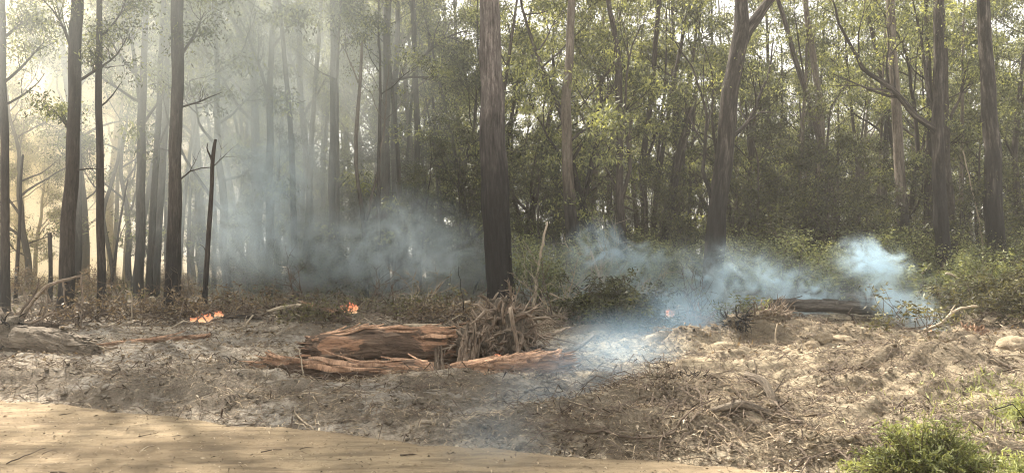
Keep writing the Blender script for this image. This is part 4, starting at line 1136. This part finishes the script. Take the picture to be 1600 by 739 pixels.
stick([(220, 17.6, .3), (255, 17.5, .25)], .02, .015, WTWIG, 'short grey stick below the long level one', 'stick', 'stick', 58)
stick([(358, 16.0, .08), (380, 16.2, .18), (395, 16.5, .32)], .03, .02, WPALE, 'pale stick slanting up right of the flames', 'stick', 'stick', 59, [(.5, (.2, 0, 1), .25)])
stick([(293, 9.55, .06), (315, 9.9, .25), (325, 10.2, .35)], .018, .008, LOGG, 'thin stick slanting on the grey front mound', 'stick', 'stick', 60)
stick([(475, 10.1, .02), (468, 10.2, .36)], .012, .006, WPALE, 'thin pale stick leaning on the thinner log', 'stick', 'stick', 61)
stick([(725, 11.3, .95), (722, 11.3, 1.15), (716, 11.4, 1.6)], .008, .003, BK_DARK, 'wiry black twig rising from the jagged stump splinter', 'twig', 'twig', 62)
stick([(772, 11.6, .82), (762, 11.5, .88), (745, 11.4, .78), (735, 11.3, .72)], .035, .02, WROOT, 'thick curving root arching left from the tangle', 'root', 'root', 63, [(.5, (-.4, 0, -.9), .4)])
stick([(805, 11.6, .82), (826, 11.5, .85), (838, 11.5, .62), (836, 11.4, .42)], .035, .015, WROOT, 'thick root looping over to the right of the tangle', 'root', 'root', 64, [(.4, (.4, -.2, -.9), .35), (.7, (.8, 0, -.4), .25)])
stick([(798, 11.2, .95), (806, 11.1, .55), (811, 11.0, .2)], .035, .022, WROOT, 'thick straight root hanging down the front of the tangle', 'root', 'root', 65)
stick([(815, 12.2, .35), (850, 13, .36), (893, 14.5, .40)], .04, .02, WROOT, 'long bare branch reaching right from the root tangle', 'fallen_branch', 'branch', 66, [(.4, (.9, .2, -.1), .8)])
stick([(812, 11.9, .22), (845, 12.2, .26), (872, 12.5, .22)], .045, .03, LOGG, 'thick grey branch lying right of the roots', 'fallen_branch', 'branch', 67, [(.5, (.7, -.5, -.3), .5)])
stick([(880, 12.8, .05), (905, 13.3, .14), (930, 14.0, .16)], .06, .03, LOGG, 'grey half-buried branch right of the ragged red log', 'fallen_branch', 'branch', 68)
# leaning bare saplings and white branches mid distance
stick([(833, 20.5, 482), (841, 20.5, 420), (849, 20.5, 375), (855, 20.5, 345)], .05, .03, WPALE, 'pale bare stake leaning up right of the thickest trunk', 'dead_sapling', 'dead sapling', 71, [(.5, (-.5, 0, .9), .9)], True)
stick([(858, 20, 458), (885, 20, 470), (905, 20, 492)], .03, .02, WPALE, 'pale thin branch slanting down right of the leaning stake', 'fallen_branch', 'branch', 72, [(.3, (-.8, 0, -.4), .6)], True)
stick([(922, 21, 478), (950, 21, 455), (975, 21, 440), (1000, 21, 422)], .04, .02, WPALE, 'pale leaning stick in smoke right of the burnt-foot trunk', 'fallen_branch', 'branch', 73, [(.5, (.7, 0, .2), .5)], True)
stick([(946, 21, 452), (932, 21, 420), (922, 21, 390)], .05, .03, WPALE, 'thick pale limb propped against the burnt-foot trunk', 'fallen_branch', 'branch', 74, [], True)
stick([(958, 20.5, 495), (985, 20.5, 470), (1000, 20.5, 440)], .03, .015, WPALE, 'thin bleached stick crossing in smoke above the green brush', 'fallen_branch', 'branch', 75, [], True)
stick([(690, 20.5, 488), (710, 20, 480), (735, 19.5, 470)], .05, .05, WPALE, 'pale split rail in smoke left of the thickest trunk', 'fallen_branch', 'branch', 76, [], True)
stick([(655, 22, 480), (680, 22, 455), (692, 22, 440)], .03, .02, WTWIG, 'grey stick leaning in smoke left of the split rail', 'fallen_branch', 'branch', 77, [(.5, (1, 0, .2), 1.0)], True)
stick([(865, 19, 500), (850, 19, 440), (846, 19, 400)], .02, .008, WTWIG, 'dark spindly dead sapling just right of the leaning stake', 'dead_sapling', 'dead sapling', 78, [(.4, (-.6, 0, .8), .8), (.7, (.6, 0, .8), .5)], True)
stick([(1175, 17, 505), (1180, 17, 480), (1178, 17, 462)], .02, .006, WTWIG, 'thin forked twig standing on the left of the earth mound', 'twig', 'twig', 79, [(.5, (.7, 0, .9), .3)], True)
stick([(1211, 13.7, .05), (1212, 13.7, .35), (1214, 13.7, .55)], .02, .012, WPALE, 'short white crooked stick upright before the earth mound', 'stick', 'stick', 80, [(.05, (-.8, -.5, .1), .35)])
stick([(1027, 8.7, .12), (1028, 8.7, .35)], .004, .003, BK_DARK, 'thin black twig upright on the right front mound', 'twig', 'twig', 81, jit=0)
stick([(1037, 8.8, .18), (1050, 8.8, .21), (1062, 8.7, .16)], .007, .003, BK_DARK, 'small black curved twig beside the upright one', 'twig', 'twig', 82)
# long root along the road edge on the right
stick([(880, 6.95, .03), (915, 6.9, .05), (940, 6.85, .03), (990, 6.75, .03), (1050, 6.75, .03), (1085, 6.85, .10), (1108, 7.0, .2)], .016, .006, WTWIG, 'long snaking root along the road edge below the right mound', 'root', 'root', 83, [(.2, (-.5, -.6, .1), .3), (.25, (.6, .5, .1), .4)], jit=.05)
stick([(1440, 14.3, .12), (1475, 14.2, .18), (1487, 14.2, .45), (1500, 14.3, .50), (1530, 14.3, .52)], .035, .02, WPALE, 'long pale bent branch lying toward the red stump', 'fallen_branch', 'branch', 84, [(.5, (.2, 0, 1), .2)])
stick([(1478, 20, 427), (1495, 20, 433), (1508, 20, 442), (1516, 20, 455)], .035, .02, WPALE, 'pale curved branch hanging before the peeling twin trunk', 'fallen_branch', 'branch', 85, [(.5, (-.6, 0, -.8), .4)], True)
stick([(1535, 12.0, .05), (1570, 12.0, .06), (1605, 12.1, .05)], .022, .014, WPALE, 'pale straight stick upper one at the right edge', 'stick', 'stick', 86)
stick([(1538, 10.7, .05), (1570, 10.6, .05), (1610, 10.7, .06)], .02, .018, WPALE, 'pale straight stick lower one at the right edge', 'stick', 'stick', 87)
stick([(1468, 12.2, .03), (1498, 12.0, .06)], .012, .010, WTWIG, 'short dark stick on the sunlit sand right of centre mound', 'stick', 'stick', 88, [(.98, (0, 0, 1), .08)])
stick([(1508, 12.2, .03), (1522, 12.7, .16)], .014, .008, WTWIG, 'short slanting stick right of the short dark one', 'stick', 'stick', 89)
stick([(1210, 7.6, .03), (1240, 7.4, .02)], .018, .014, LOGG, 'stubby grey stick beside the barkless log end', 'stick', 'stick', 90)
stick([(118, 13.2, .04), (153, 13.2, .05), (185, 13.2, .06)], .03, .025, WROOT, 'short brown stick on the earth right of the grey trunk', 'stick', 'stick', 91)
stick([(1556, 6.6, .34), (1585, 6.7, .28), (1620, 6.8, .12)], .005, .003, BK_DARK, 'thin dark arched twig over the greenery at the lower right', 'twig', 'twig', 92)
stick([(1566, 26, 440), (1600, 26, 432)], .03, .02, WPALE, 'pale stick in the brush at the right edge', 'stick', 'stick', 93, [], True)
stick([(1546, 26, 430), (1528, 26, 340), (1505, 26, 235)], .03, .02, WPALE, 'long pale pole leaning behind the stout right trunk', 'dead_sapling', 'dead sapling', 94, [], True)
def dead_shrub(px, Y, h, label, seed, mat=None, n=6):
    rg = np.random.default_rng(seed); mb = MB(); X = PX(px, Y)
    for i in range(n):
        d = np.array([rg.normal() * .55, rg.normal() * .4, 1.0]); d /= np.linalg.norm(d)
        branch(mb, [], (rg.normal() * .12, rg.normal() * .1, -.05), d, h * rg.uniform(.6, 1), .022, 2, rg, 5, wob=.28, kids=(2, 4), ratio=.5)
    tag(put(mb.mesh('dead_shrub', mat or WPALE), 'dead_shrub', None, (X, Y, Hs(X, Y))), label, 'dead shrub')
dead_shrub(868, 20.2, 1.9, 'bare bleached dead shrub in smoke right of the pale leaning stake', 1)
dead_shrub(930, 21.6, 2.1, 'spreading bleached dead shrub beside the burnt-foot trunk', 2)
dead_shrub(985, 19.6, 1.3, 'low bare pale shrub above the green brush heap', 3)
dead_shrub(1078, 19.4, 1.3, 'bare grey shrub left of the smoke-veiled forked trunk', 4, WTWIG)
dead_shrub(655, 20.6, 1.4, 'bare pale shrub in smoke left of the thickest trunk', 5)
dead_shrub(585, 20.8, 1.2, 'low bare shrub right of the middle flames', 6, WTWIG)
dead_shrub(470, 21.0, 1.3, 'bare twiggy shrub in smoke above the tilted log', 7, WTWIG)
dead_shrub(300, 21.4, 1.2, 'bare twiggy shrub right of the thick straight left trunk', 8, WTWIG)
dead_shrub(192, 20.6, 1.3, 'bare twiggy shrub right of the thin lone trunk', 9, WTWIG)
dead_shrub(1440, 20.2, 1.2, 'bare shrub behind the tallest smoke column', 10, WTWIG)
# sticks on the road
def zr(px, Y): return 0.012
for i, (a, b, rr, lab) in enumerate([
        ((92, 651), (130, 647), .010, 'brown twig on the road just below the left bank'),
        ((10, 721), (72, 698), .006, 'long thin twig slanting on the lower left of the road'),
        ((65, 707), (88, 703), .005, 'short dark twig beside the long slanting one on the road'),
        ((78, 732), (113, 734), .007, 'dark twig at the bottom edge of the road'),
        ((216, 682), (244, 678), .005, 'thin twig in the shaded part of the road'),
        ((262, 683), (292, 679), .005, 'thin twig just right of the shaded twig on the road'),
        ((220, 701), (240, 695), .007, 'pale broken twig in the middle of the sunlit road'),
        ((458, 655), (490, 672), .012, 'pale stick poking from the bank at the road edge'),
        ((462, 662), (482, 671), .010, 'second pale stick just left of the poking one'),
        ((625, 712), (654, 711), .009, 'dark twig on the sunny road right of centre'),
        ((468, 700), (490, 697), .005, 'faint twig on the road left of centre'),
        ((408, 704), (440, 700), .006, 'curved dark twig on the road left of centre')]):
    Y0 = CAMZ * F / (a[1] - HOR); Y1 = CAMZ * F / (b[1] - HOR)
    X0, X1 = PX(a[0], Y0), PX(b[0], Y1)
    def zz(x, y): return max(Hs(x, y), 0.05 * float(fbm(np.array([x * .25]), np.array([y * .25]), 2, 11)[0])) + rr + .006
    P = np.array([(X0, Y0, zz(X0, Y0)), ((X0 + X1) / 2, (Y0 + Y1) / 2, zz((X0 + X1) / 2, (Y0 + Y1) / 2) + .01), (X1, Y1, zz(X1, Y1))])
    Q, s = smooth_path(P - P[0], 8, .012, i)
    mb = MB(); mb.tube(Q, np.linspace(rr, rr * .5, 8), 6, rough=.15, seed=i)
    tag(put(mb.mesh('twig', WPALE if 'pale' in lab else WTWIG), 'twig', None, tuple(P[0])), lab, 'twig')

# rocks
def rock(px, Y, s, label, seed, sq=(1.2, 1, .8)):
    rg = np.random.default_rng(seed); nu, nv = 26, 16
    U = np.linspace(0, 2 * math.pi, nu, endpoint=False); Vv = np.linspace(.03, math.pi - .03, nv)
    dx = np.cos(U)[None] * np.sin(Vv)[:, None]; dy = np.sin(U)[None] * np.sin(Vv)[:, None]; dz = np.cos(Vv)[:, None] + 0 * U[None]
    nz = 1 + .22 * fbm(dx * 1.6 + seed, dy * 1.6 + dz * 2, 4, seed)
    V = np.stack([dx * nz * sq[0], dy * nz * sq[1], dz * nz * sq[2]], 2).reshape(-1, 3) * s
    i = np.arange(nv - 1)[:, None]; j = np.arange(nu)[None]; k = (j + 1) % nu
    Q = np.stack([i * nu + j, (i + 1) * nu + j, (i + 1) * nu + k, i * nu + k], 2).reshape(-1, 4)
    X = PX(px, Y); o = put(arr_mesh('boulder', V, Q, ROCK, True), 'boulder', None, (X, Y, Hs(X, Y) + s * .35))
    tag(o, label, 'boulder')
rock(1584, 13.2, .26, 'largest rounded pale boulder at the right edge', 1)
rock(1314, 13.7, .19, 'broad flat-topped pale rock on the earth mound', 2, (1.5, 1, .7))
rock(1287, 13.4, .14, 'round pale rock just left of the flat-topped one', 3)
rock(1270, 13.3, .12, 'smaller greyish rock leftmost of the rock cluster', 4)
rock(1238, 11.8, .07, 'tiny brown rock on its own in the middle of the sand', 5)
rock(1500, 14.4, .12, 'small rock under the red stump', 6)

# brush heaps with leaves
def brush(px, Y, dz, w, d, h, leaf, label, seed, nb=40, per=12, L=.12):
    rg = np.random.default_rng(seed); X = PX(px, Y)
    e = empty('brush_heap', (X, Y, Hs(X, Y) + dz), label, 'brush heap')
    mb = MB(); tips = []
    for i in range(nb):
        s = np.array([rg.normal() * w * .4, rg.normal() * d * .4, abs(rg.normal()) * h * .35])
        dd = rvec(rg); dd[2] = abs(dd[2]) * .5; dd /= np.linalg.norm(dd)
        branch(mb, tips, s, dd, rg.uniform(.3, .7), .012, 1, rg, 4, kids=(2, 4))
    put(mb.mesh('twigs', WTWIG), 'twigs', e)
    lb = MB(); leaves(lb, np.array(tips), per, .08, L, .018, rg, .2); put(lb.mesh('foliage', leaf, False), 'foliage', e)
brush(955, 16.6, .15, 1.1, .6, .7, LF_DARK, 'heap of wilted dark green branches left of the pale flame', 61, 60, 14)
brush(985, 16.2, .05, .9, .5, .4, LF_DARK, 'lower flatter heap of green branches on the right of the big heap', 62, 40, 14)
brush(1160, 16.8, .1, .9, .5, .4, LF_FERN, 'pale green leafy debris behind the left end of the earth mound', 63, 20, 5)
brush(1420, 14.6, .12, .6, .4, .3, LF_GRASS, 'leafy debris heap left of the red embers', 65, 18, 5)
brush(1570, 17.5, .2, 1.6, .8, .7, LF_GRASS, 'large heap of green brush at the right edge behind the stump', 66, 90, 12)
brush(1640, 18.5, .2, 1.6, .8, .8, LF_GRASS, 'green brush heap running out of the right edge', 67, 60, 12)
brush(1490, 20.5, .1, .9, .5, .8, LF_FERN, 'ferny brush round the foot of the peeling twin trunk', 68, 50, 12)
brush(700, 18.0, .05, 1.2, .6, .3, LF_DRY, 'dry litter heap behind the thick log', 69, 50, 3)
brush(655, 19.2, .1, 1.4, .6, .45, LF_GRASS, 'scorched brush right of the middle flames', 70, 60, 2)
brush(380, 19.0, .1, 1.6, .6, .45, LF_DRY, 'burning brush heap around the left flames', 71, 70, 2)
brush(250, 18.2, .1, 1.4, .6, .4, LF_DRY, 'brown brush left of the left flames', 72, 60, 2)
brush(500, 16.2, .15, 1.0, .5, .25, LF_GRASS, 'tangled green brown debris on the mound above the thick log', 73, 50, 3)
brush(140, 17.5, .1, 1.6, .6, .35, LF_DRY, 'brown scrub between the dark leaning trunk and the lone trunk', 74, 60, 2)

# feathery bush at the lower right
def feathery(px, Y, w, h, label, seed, n=240, tone=(.2, .95), leafL=.013):
    rg = np.random.default_rng(seed); X = PX(px, Y)
    e = empty('feathery_bush', (X, Y, Hs(X, Y)), label, 'bush')
    st = MB(); lb = MB()
    cl = []
    for i in range(18):
        th = rg.uniform(0, 6.28); q = rg.uniform() ** .6
        cl.append((np.array([math.cos(th) * w * q, math.sin(th) * w * .6 * q, h * math.sqrt(max(0.02, 1 - q * q * .92)) * rg.uniform(.40, 1.25)]), rg.uniform(*tone)))
    for i in range(n):
        cc, tcl = cl[i % 18]
        tip = cc + np.clip(rg.normal(size=3), -1.4, 1.4) * np.array([w * .15, w * .12, h * .10]); tip[2] = max(.03, tip[2])
        b = tip * np.array([.25, .25, 0]) 
        m_ = (b + tip) / 2 + np.array([0, 0, .08]) + rvec(rg) * .03
        Q, s = smooth_path([b, m_, tip], 9, .01, i)
        st.tube(Q, np.linspace(.004, .0012, 9), 4, cap=False)
        tn = np.clip(tcl + rg.normal() * .12, 0, 1)
        # side sprays
        for a in range(3, 9):
            for sg in range(3):
                d = Q[a] - Q[a - 1]; d = d / np.linalg.norm(d) * .5 + rvec(rg); d /= np.linalg.norm(d)
                L = rg.uniform(.025, .055)
                k = 13; t = np.linspace(.1, 1, k)
                C = Q[a] + d * (t * L)[:, None]
                for s2 in range(2):
                    D = np.cross(d, rvec(rg)); D /= np.linalg.norm(D) + 1e-9
                    DD = (D * .8 + d * .6)[None] * leafL * rg.uniform(.6, 1.1, k)[:, None]
                    lb.quads(C, DD, np.cross(DD, d) / (np.linalg.norm(np.cross(DD, d), axis=1, keepdims=True) + 1e-9) * .0026 + D * .0008, np.clip(tn + rg.normal(size=k) * .1, 0, 1))
    put(st.mesh('stems', WTWIG), 'stems', e); put(lb.mesh('foliage', LF_BUSH, False), 'foliage', e)
feathery(1450, 5.75, .62, .40, 'dense lime green feathery bush at the lower right by the road', 81, 400)
feathery(1585, 5.5, .36, .28, 'paler straggly feathery bush right of the dense one', 82, 120, (.6, 1.0))
feathery(1610, 7.2, .4, .20, 'thin greenish feathery growth above the straggly bush', 83, 70, (.5, .9))
def herbs():
    r = np.random.default_rng(99); n = 5000
    Y = r.uniform(6.3, 9.4, n); px = r.normal(1570, 75, n); k = px < 1680; X = PX(px, Y)[k]; Y = Y[k]; n = len(X)
    k = fbm(X * 2, Y * 2, 2, 5) > -.1; X, Y = X[k], Y[k]; n = len(X)
    d = r.normal(size=(n, 3)) * .5; d[:, 2] = np.abs(d[:, 2]) + .4
    mb = MB(); mb.quads(np.stack([X, Y, H(X, Y)], 1), d * r.uniform(.03, .12, n)[:, None], r.normal(size=(n, 3)) * .004, r.uniform(.2, 1, n))
    tag(put(mb.mesh('herbs', LF_BUSH, False), 'herbs'), 'sparse green herbs on the earth at the lower right', kind='stuff')
herbs()

# ------------------------------------------------------------------ flames
def flames(px, Y, dz, w, h, label, seed, n=9):
    rg = np.random.default_rng(seed); X = PX(px, Y); mb = MB()
    for i in range(n):
        b = np.array([rg.uniform(-w, w), rg.normal() * w * .25, 0]); hh = h * rg.uniform(.4, 1.0) * (1 - .4 * abs(b[0]) / w)
        P = [b]
        k = 9
        for j in range(1, k): P.append(b + np.array([.04 * math.sin(j * 1.3 + i) * j / k + rg.normal() * .012, rg.normal() * .01, hh * j / (k - 1)]))
        R = hh * .11 * np.sin(np.linspace(.5, math.pi, k)) ** .9 + .003
        n0 = mb.n; mb.tube(P, R, 8, rough=.3, seed=i + seed)
        zz = mb.V[-1][:, 2] / h; mb.T[-1] = np.clip(zz, 0, 1)
    o = put(mb.mesh('flames', FLAME), 'flames', None, (X, Y, Hs(X, Y) + dz))
    tag(o, label, 'fire')
flames(303, 18.0, .10, .07, .18, 'small orange flame left of the snag foot', 1, 7)
flames(322, 18.2, .08, .16, .30, 'broad orange red flames around the foot of the dead snag', 2, 26)
flames(343, 18.2, .18, .10, .20, 'small flame tongue right of the snag foot', 3, 6)
flames(545, 18.5, .34, .18, .34, 'orange flames behind the tilted brown log', 4, 18)
flames(1046, 19.0, .12, .09, .34, 'pale orange flame glowing inside the blue smoke', 5, 7)
flames(1455, 16.2, .05, .10, .20, 'tiny red flame beside the wisp of smoke at right', 6, 5)
flames(777, 11.2, .20, .02, .045, 'tiny orange flame under the root tangle', 7, 4)

# ------------------------------------------------------------------ smoke and haze
def smoke(name, puffs, color, dens, label, nscale=1.2, ncontr=(.38, .62), aniso=.25, soft=1.0, nz=1.0, absb=None):
    """puffs: (px, Y, z, rx, ry, rz, weight): soft ellipsoids of smoke, broken up by noise"""
    ps = [(PX(px, Y), Y, z, rx, ry, rz, w) for (px, Y, z, rx, ry, rz, w) in puffs]
    lo = np.array([min(p[i] - p[i + 3] for p in ps) for i in range(3)]); hi = np.array([max(p[i] + p[i + 3] for p in ps) for i in range(3)])
    c = (lo + hi) / 2; hs = (hi - lo) / 2
    V = np.array([[x, y, z] for x in (-1, 1) for y in (-1, 1) for z in (-1, 1)], float) * hs
    Q = np.array([[0, 1, 3, 2], [4, 6, 7, 5], [0, 4, 5, 1], [2, 3, 7, 6], [0, 2, 6, 4], [1, 5, 7, 3]])
    m = NT(name + '_volume')
    p = m.n('TexCoord').outputs['Object']
    f = None
    for q in ps:
        rel = m.vmath('SUBTRACT', p, tuple(np.array(q[:3]) - c))
        rel = m.vmath('DIVIDE', rel, q[3:6])
        d = m.vmath('LENGTH', rel)
        k = m.n('MapRange', interpolation_type='SMOOTHSTEP', ins={0: d, 1: 1.0, 2: 0.0, 3: 0.0, 4: q[6]}).outputs[0]
        f = k if f is None else m.math('ADD', f, k)
    n1 = m.noise(p, nscale, 5 if nscale > .5 else 1, .66, 2.0 if nscale > .5 else .4)
    f = m.math('POWER', f, 1.3)
    nn = m.n('MapRange', ins={0: n1, 1: ncontr[0], 2: ncontr[1], 3: 1 - nz, 4: 1.0 + nz * .3}).outputs[0]
    dn = m.math('MULTIPLY', m.math('MULTIPLY', f, nn), dens)
    pv = m.n('VolumePrincipled', ins={'Color': (*color, 1), 'Anisotropy': aniso})
    m.t.links.new(dn, pv.inputs['Density'])
    if absb: pv.inputs['Absorption Color'].default_value = (*absb, 1)
    m.t.links.new(pv.outputs[0], m.out.inputs['Volume'])
    o = put(arr_mesh(name, V, Q, m.m, False), name, None, tuple(c))
    tag(o, label, kind='stuff')
    return o
YEL, GRY, BLU = (.985, .865, .62), (.88, .93, .93), (.66, .84, .97)
smoke('smoke_bank', [(70, 42, 8, 15, 15, 22, 1.0), (-300, 50, 8, 20, 20, 24, 1)], YEL, .22, 'thick yellow smoke filling the forest at the left', .16, (.32, .68), .3, nz=.8)
smoke('smoke_bank', [(330, 28, 8, 8, 10, 10, .9), (470, 28, 8, 6, 9, 10, .8), (620, 30, 9, 6, 9, 9, .5), (160, 21, 9, 9, 8, 6.5, .8), (420, 20, 9, 7, 6, 6, .5)], GRY, .075, 'grey smoke hanging high through the left half of the forest', .18, (.3, .7), .3, nz=.5)
smoke('smoke_drift', [(420, 23.6, 2.6, 3.2, 2, 2.6, 1), (520, 23.6, 1.8, 3.0, 2, 2.2, 1), (620, 23.4, 1.8, 2.9, 2, 2.1, 1.1), (710, 23.2, 1.7, 2.4, 1.6, 2.0, 1.1), (455, 23.6, 4.4, 2.0, 1.5, 1.8, 1.3), (640, 23.5, 3.0, 2.2, 1.5, 1.5, 1.1), (350, 24, 3.0, 3.0, 2.2, 4.0, .8), (400, 24, 6.0, 3.2, 2.0, 4.0, .8), (840, 23, 1.0, 2.6, 1.5, 1.7, 1.0)],
      (.77, .89, .97), .44, 'pale blue smoke drifting low left of the thickest trunk', .75, (.38, .68), nz=1.0)
smoke('smoke_plume', [(935, 20.0, 2.0, 1.2, .8, 1.1, 1.2), (1000, 20.0, 1.6, 1.3, .8, .9, 1), (950, 20.0, .7, 1.7, .8, 1.2, .7), (1025, 19, .6, .8, .6, .9, 1), (1045, 18.4, .1, .4, .4, .6, 1.4)], BLU, 2.2, 'blue smoke curling up beside the burnt-foot trunk', 1.3, (.44, .66), nz=1.0)
smoke('smoke_plume', [(1100, 19.8, 1.0, 1.4, .8, 1.6, 1), (1160, 19.8, 1.3, 1.4, .9, 1.3, 1), (1110, 19.3, .1, 1.3, .8, 1.0, 1.0), (1200, 20.0, .9, 1.2, .8, 1.0, .8)], BLU, 1.25, 'blue smoke veiling the foot of the forked flaky trunk', 1.2, (.42, .66), nz=1.0)
smoke('smoke_plume', [(1245, 19.5, 1.0, 1.1, .7, 1.0, 1), (1285, 19.5, .6, 1.0, .6, .9, 1), (1205, 19.6, 1.3, .8, .5, .7, .8)], BLU, 2.0, 'rounded blue puff of smoke above the charred logs', 1.5, (.44, .66), nz=1.0)
smoke('smoke_plume', [(1345, 18, 1.75, .95, .6, .75, 1.2), (1388, 18, 1.55, .8, .5, .7, 1), (1375, 18, .9, .85, .5, .75, 1.1), (1405, 17.5, .6, .8, .5, .6, 1), (1437, 16.8, .5, .65, .4, .65, 1), (1462, 16.4, .2, .4, .3, .55, 1.2)], BLU, 3.6, 'largest bright blue white smoke column at the right', 1.5, (.42, .64), nz=1.0)
smoke('smoke_drift', [(900, 21, 1.2, 3.0, 1.5, 1.8, .8), (1050, 20.6, 1.0, 3.0, 1.5, 1.8, 1), (1200, 20.3, 1.0, 3.0, 1.5, 1.7, 1), (1340, 19.4, .9, 2.4, 1.4, 1.5, 1), (1430, 18, .6, 1.6, 1.2, 1.2, .8)], (.70, .86, .97), .20, 'thin blue smoke joining the plumes along the right forest edge', .9, (.38, .68), nz=1.0)
smoke('smoke_veil', [(770, 6.6, .0, .8, 1.0, .7, .9), (850, 8.2, .1, 1.1, 1.4, .8, 1), (925, 10.2, .15, 1.2, 1.6, .8, 1), (970, 12.4, .2, 1.5, 2.0, .9, 1), (1060, 15.5, .4, 1.5, 2.4, 1.2, 1.2)], (.48, .71, .94), .30, 'thin blue veil of smoke shaped like a sun shaft across the clearing to the road', .6, (.3, .7), nz=.4)  # sun shaft built into the shape and colour of the smoke

# even haze in the air round the whole scene
def haze():
    V = np.array([[x, y, z] for x in (-125, 125) for y in (-20, 140) for z in (-2.5, 32)], float)
    Q = np.array([[0, 1, 3, 2], [4, 6, 7, 5], [0, 4, 5, 1], [2, 3, 7, 6], [0, 2, 6, 4], [1, 5, 7, 3]])
    m = NT('haze_volume')
    pv = m.n('VolumePrincipled', ins={'Color': (.93, .92, .89, 1), 'Density': .0013, 'Anisotropy': .3})
    m.t.links.new(pv.outputs[0], m.out.inputs['Volume'])
    o = put(arr_mesh('haze', V, Q, m.m, False), 'haze')
    tag(o, 'thin even smoke haze in the air', kind='stuff')
haze()

# things that would otherwise share a label are told apart by their place beside each other
_by = {}
for o in list(SC.objects):
    if o.parent is None and o.get('category') and o.get('label'):
        _by.setdefault(o['label'], []).append(o)
for lab, os_ in _by.items():
    if len(os_) == 1: continue
    os_.sort(key=lambda o: o.location.x / max(o.location.y, 1))
    names = {2: ['leftmost', 'rightmost'], 3: ['leftmost', 'middle', 'rightmost'], 4: ['leftmost', 'second from left', 'third from left', 'rightmost']}.get(len(os_))
    if names:
        num = {2: 'two', 3: 'three', 4: 'four'}[len(os_)]
        for o, w in zip(os_, names): o['label'] = f'{lab}, {w} of {num}' if 'from' not in w else f'{lab}, {w}'
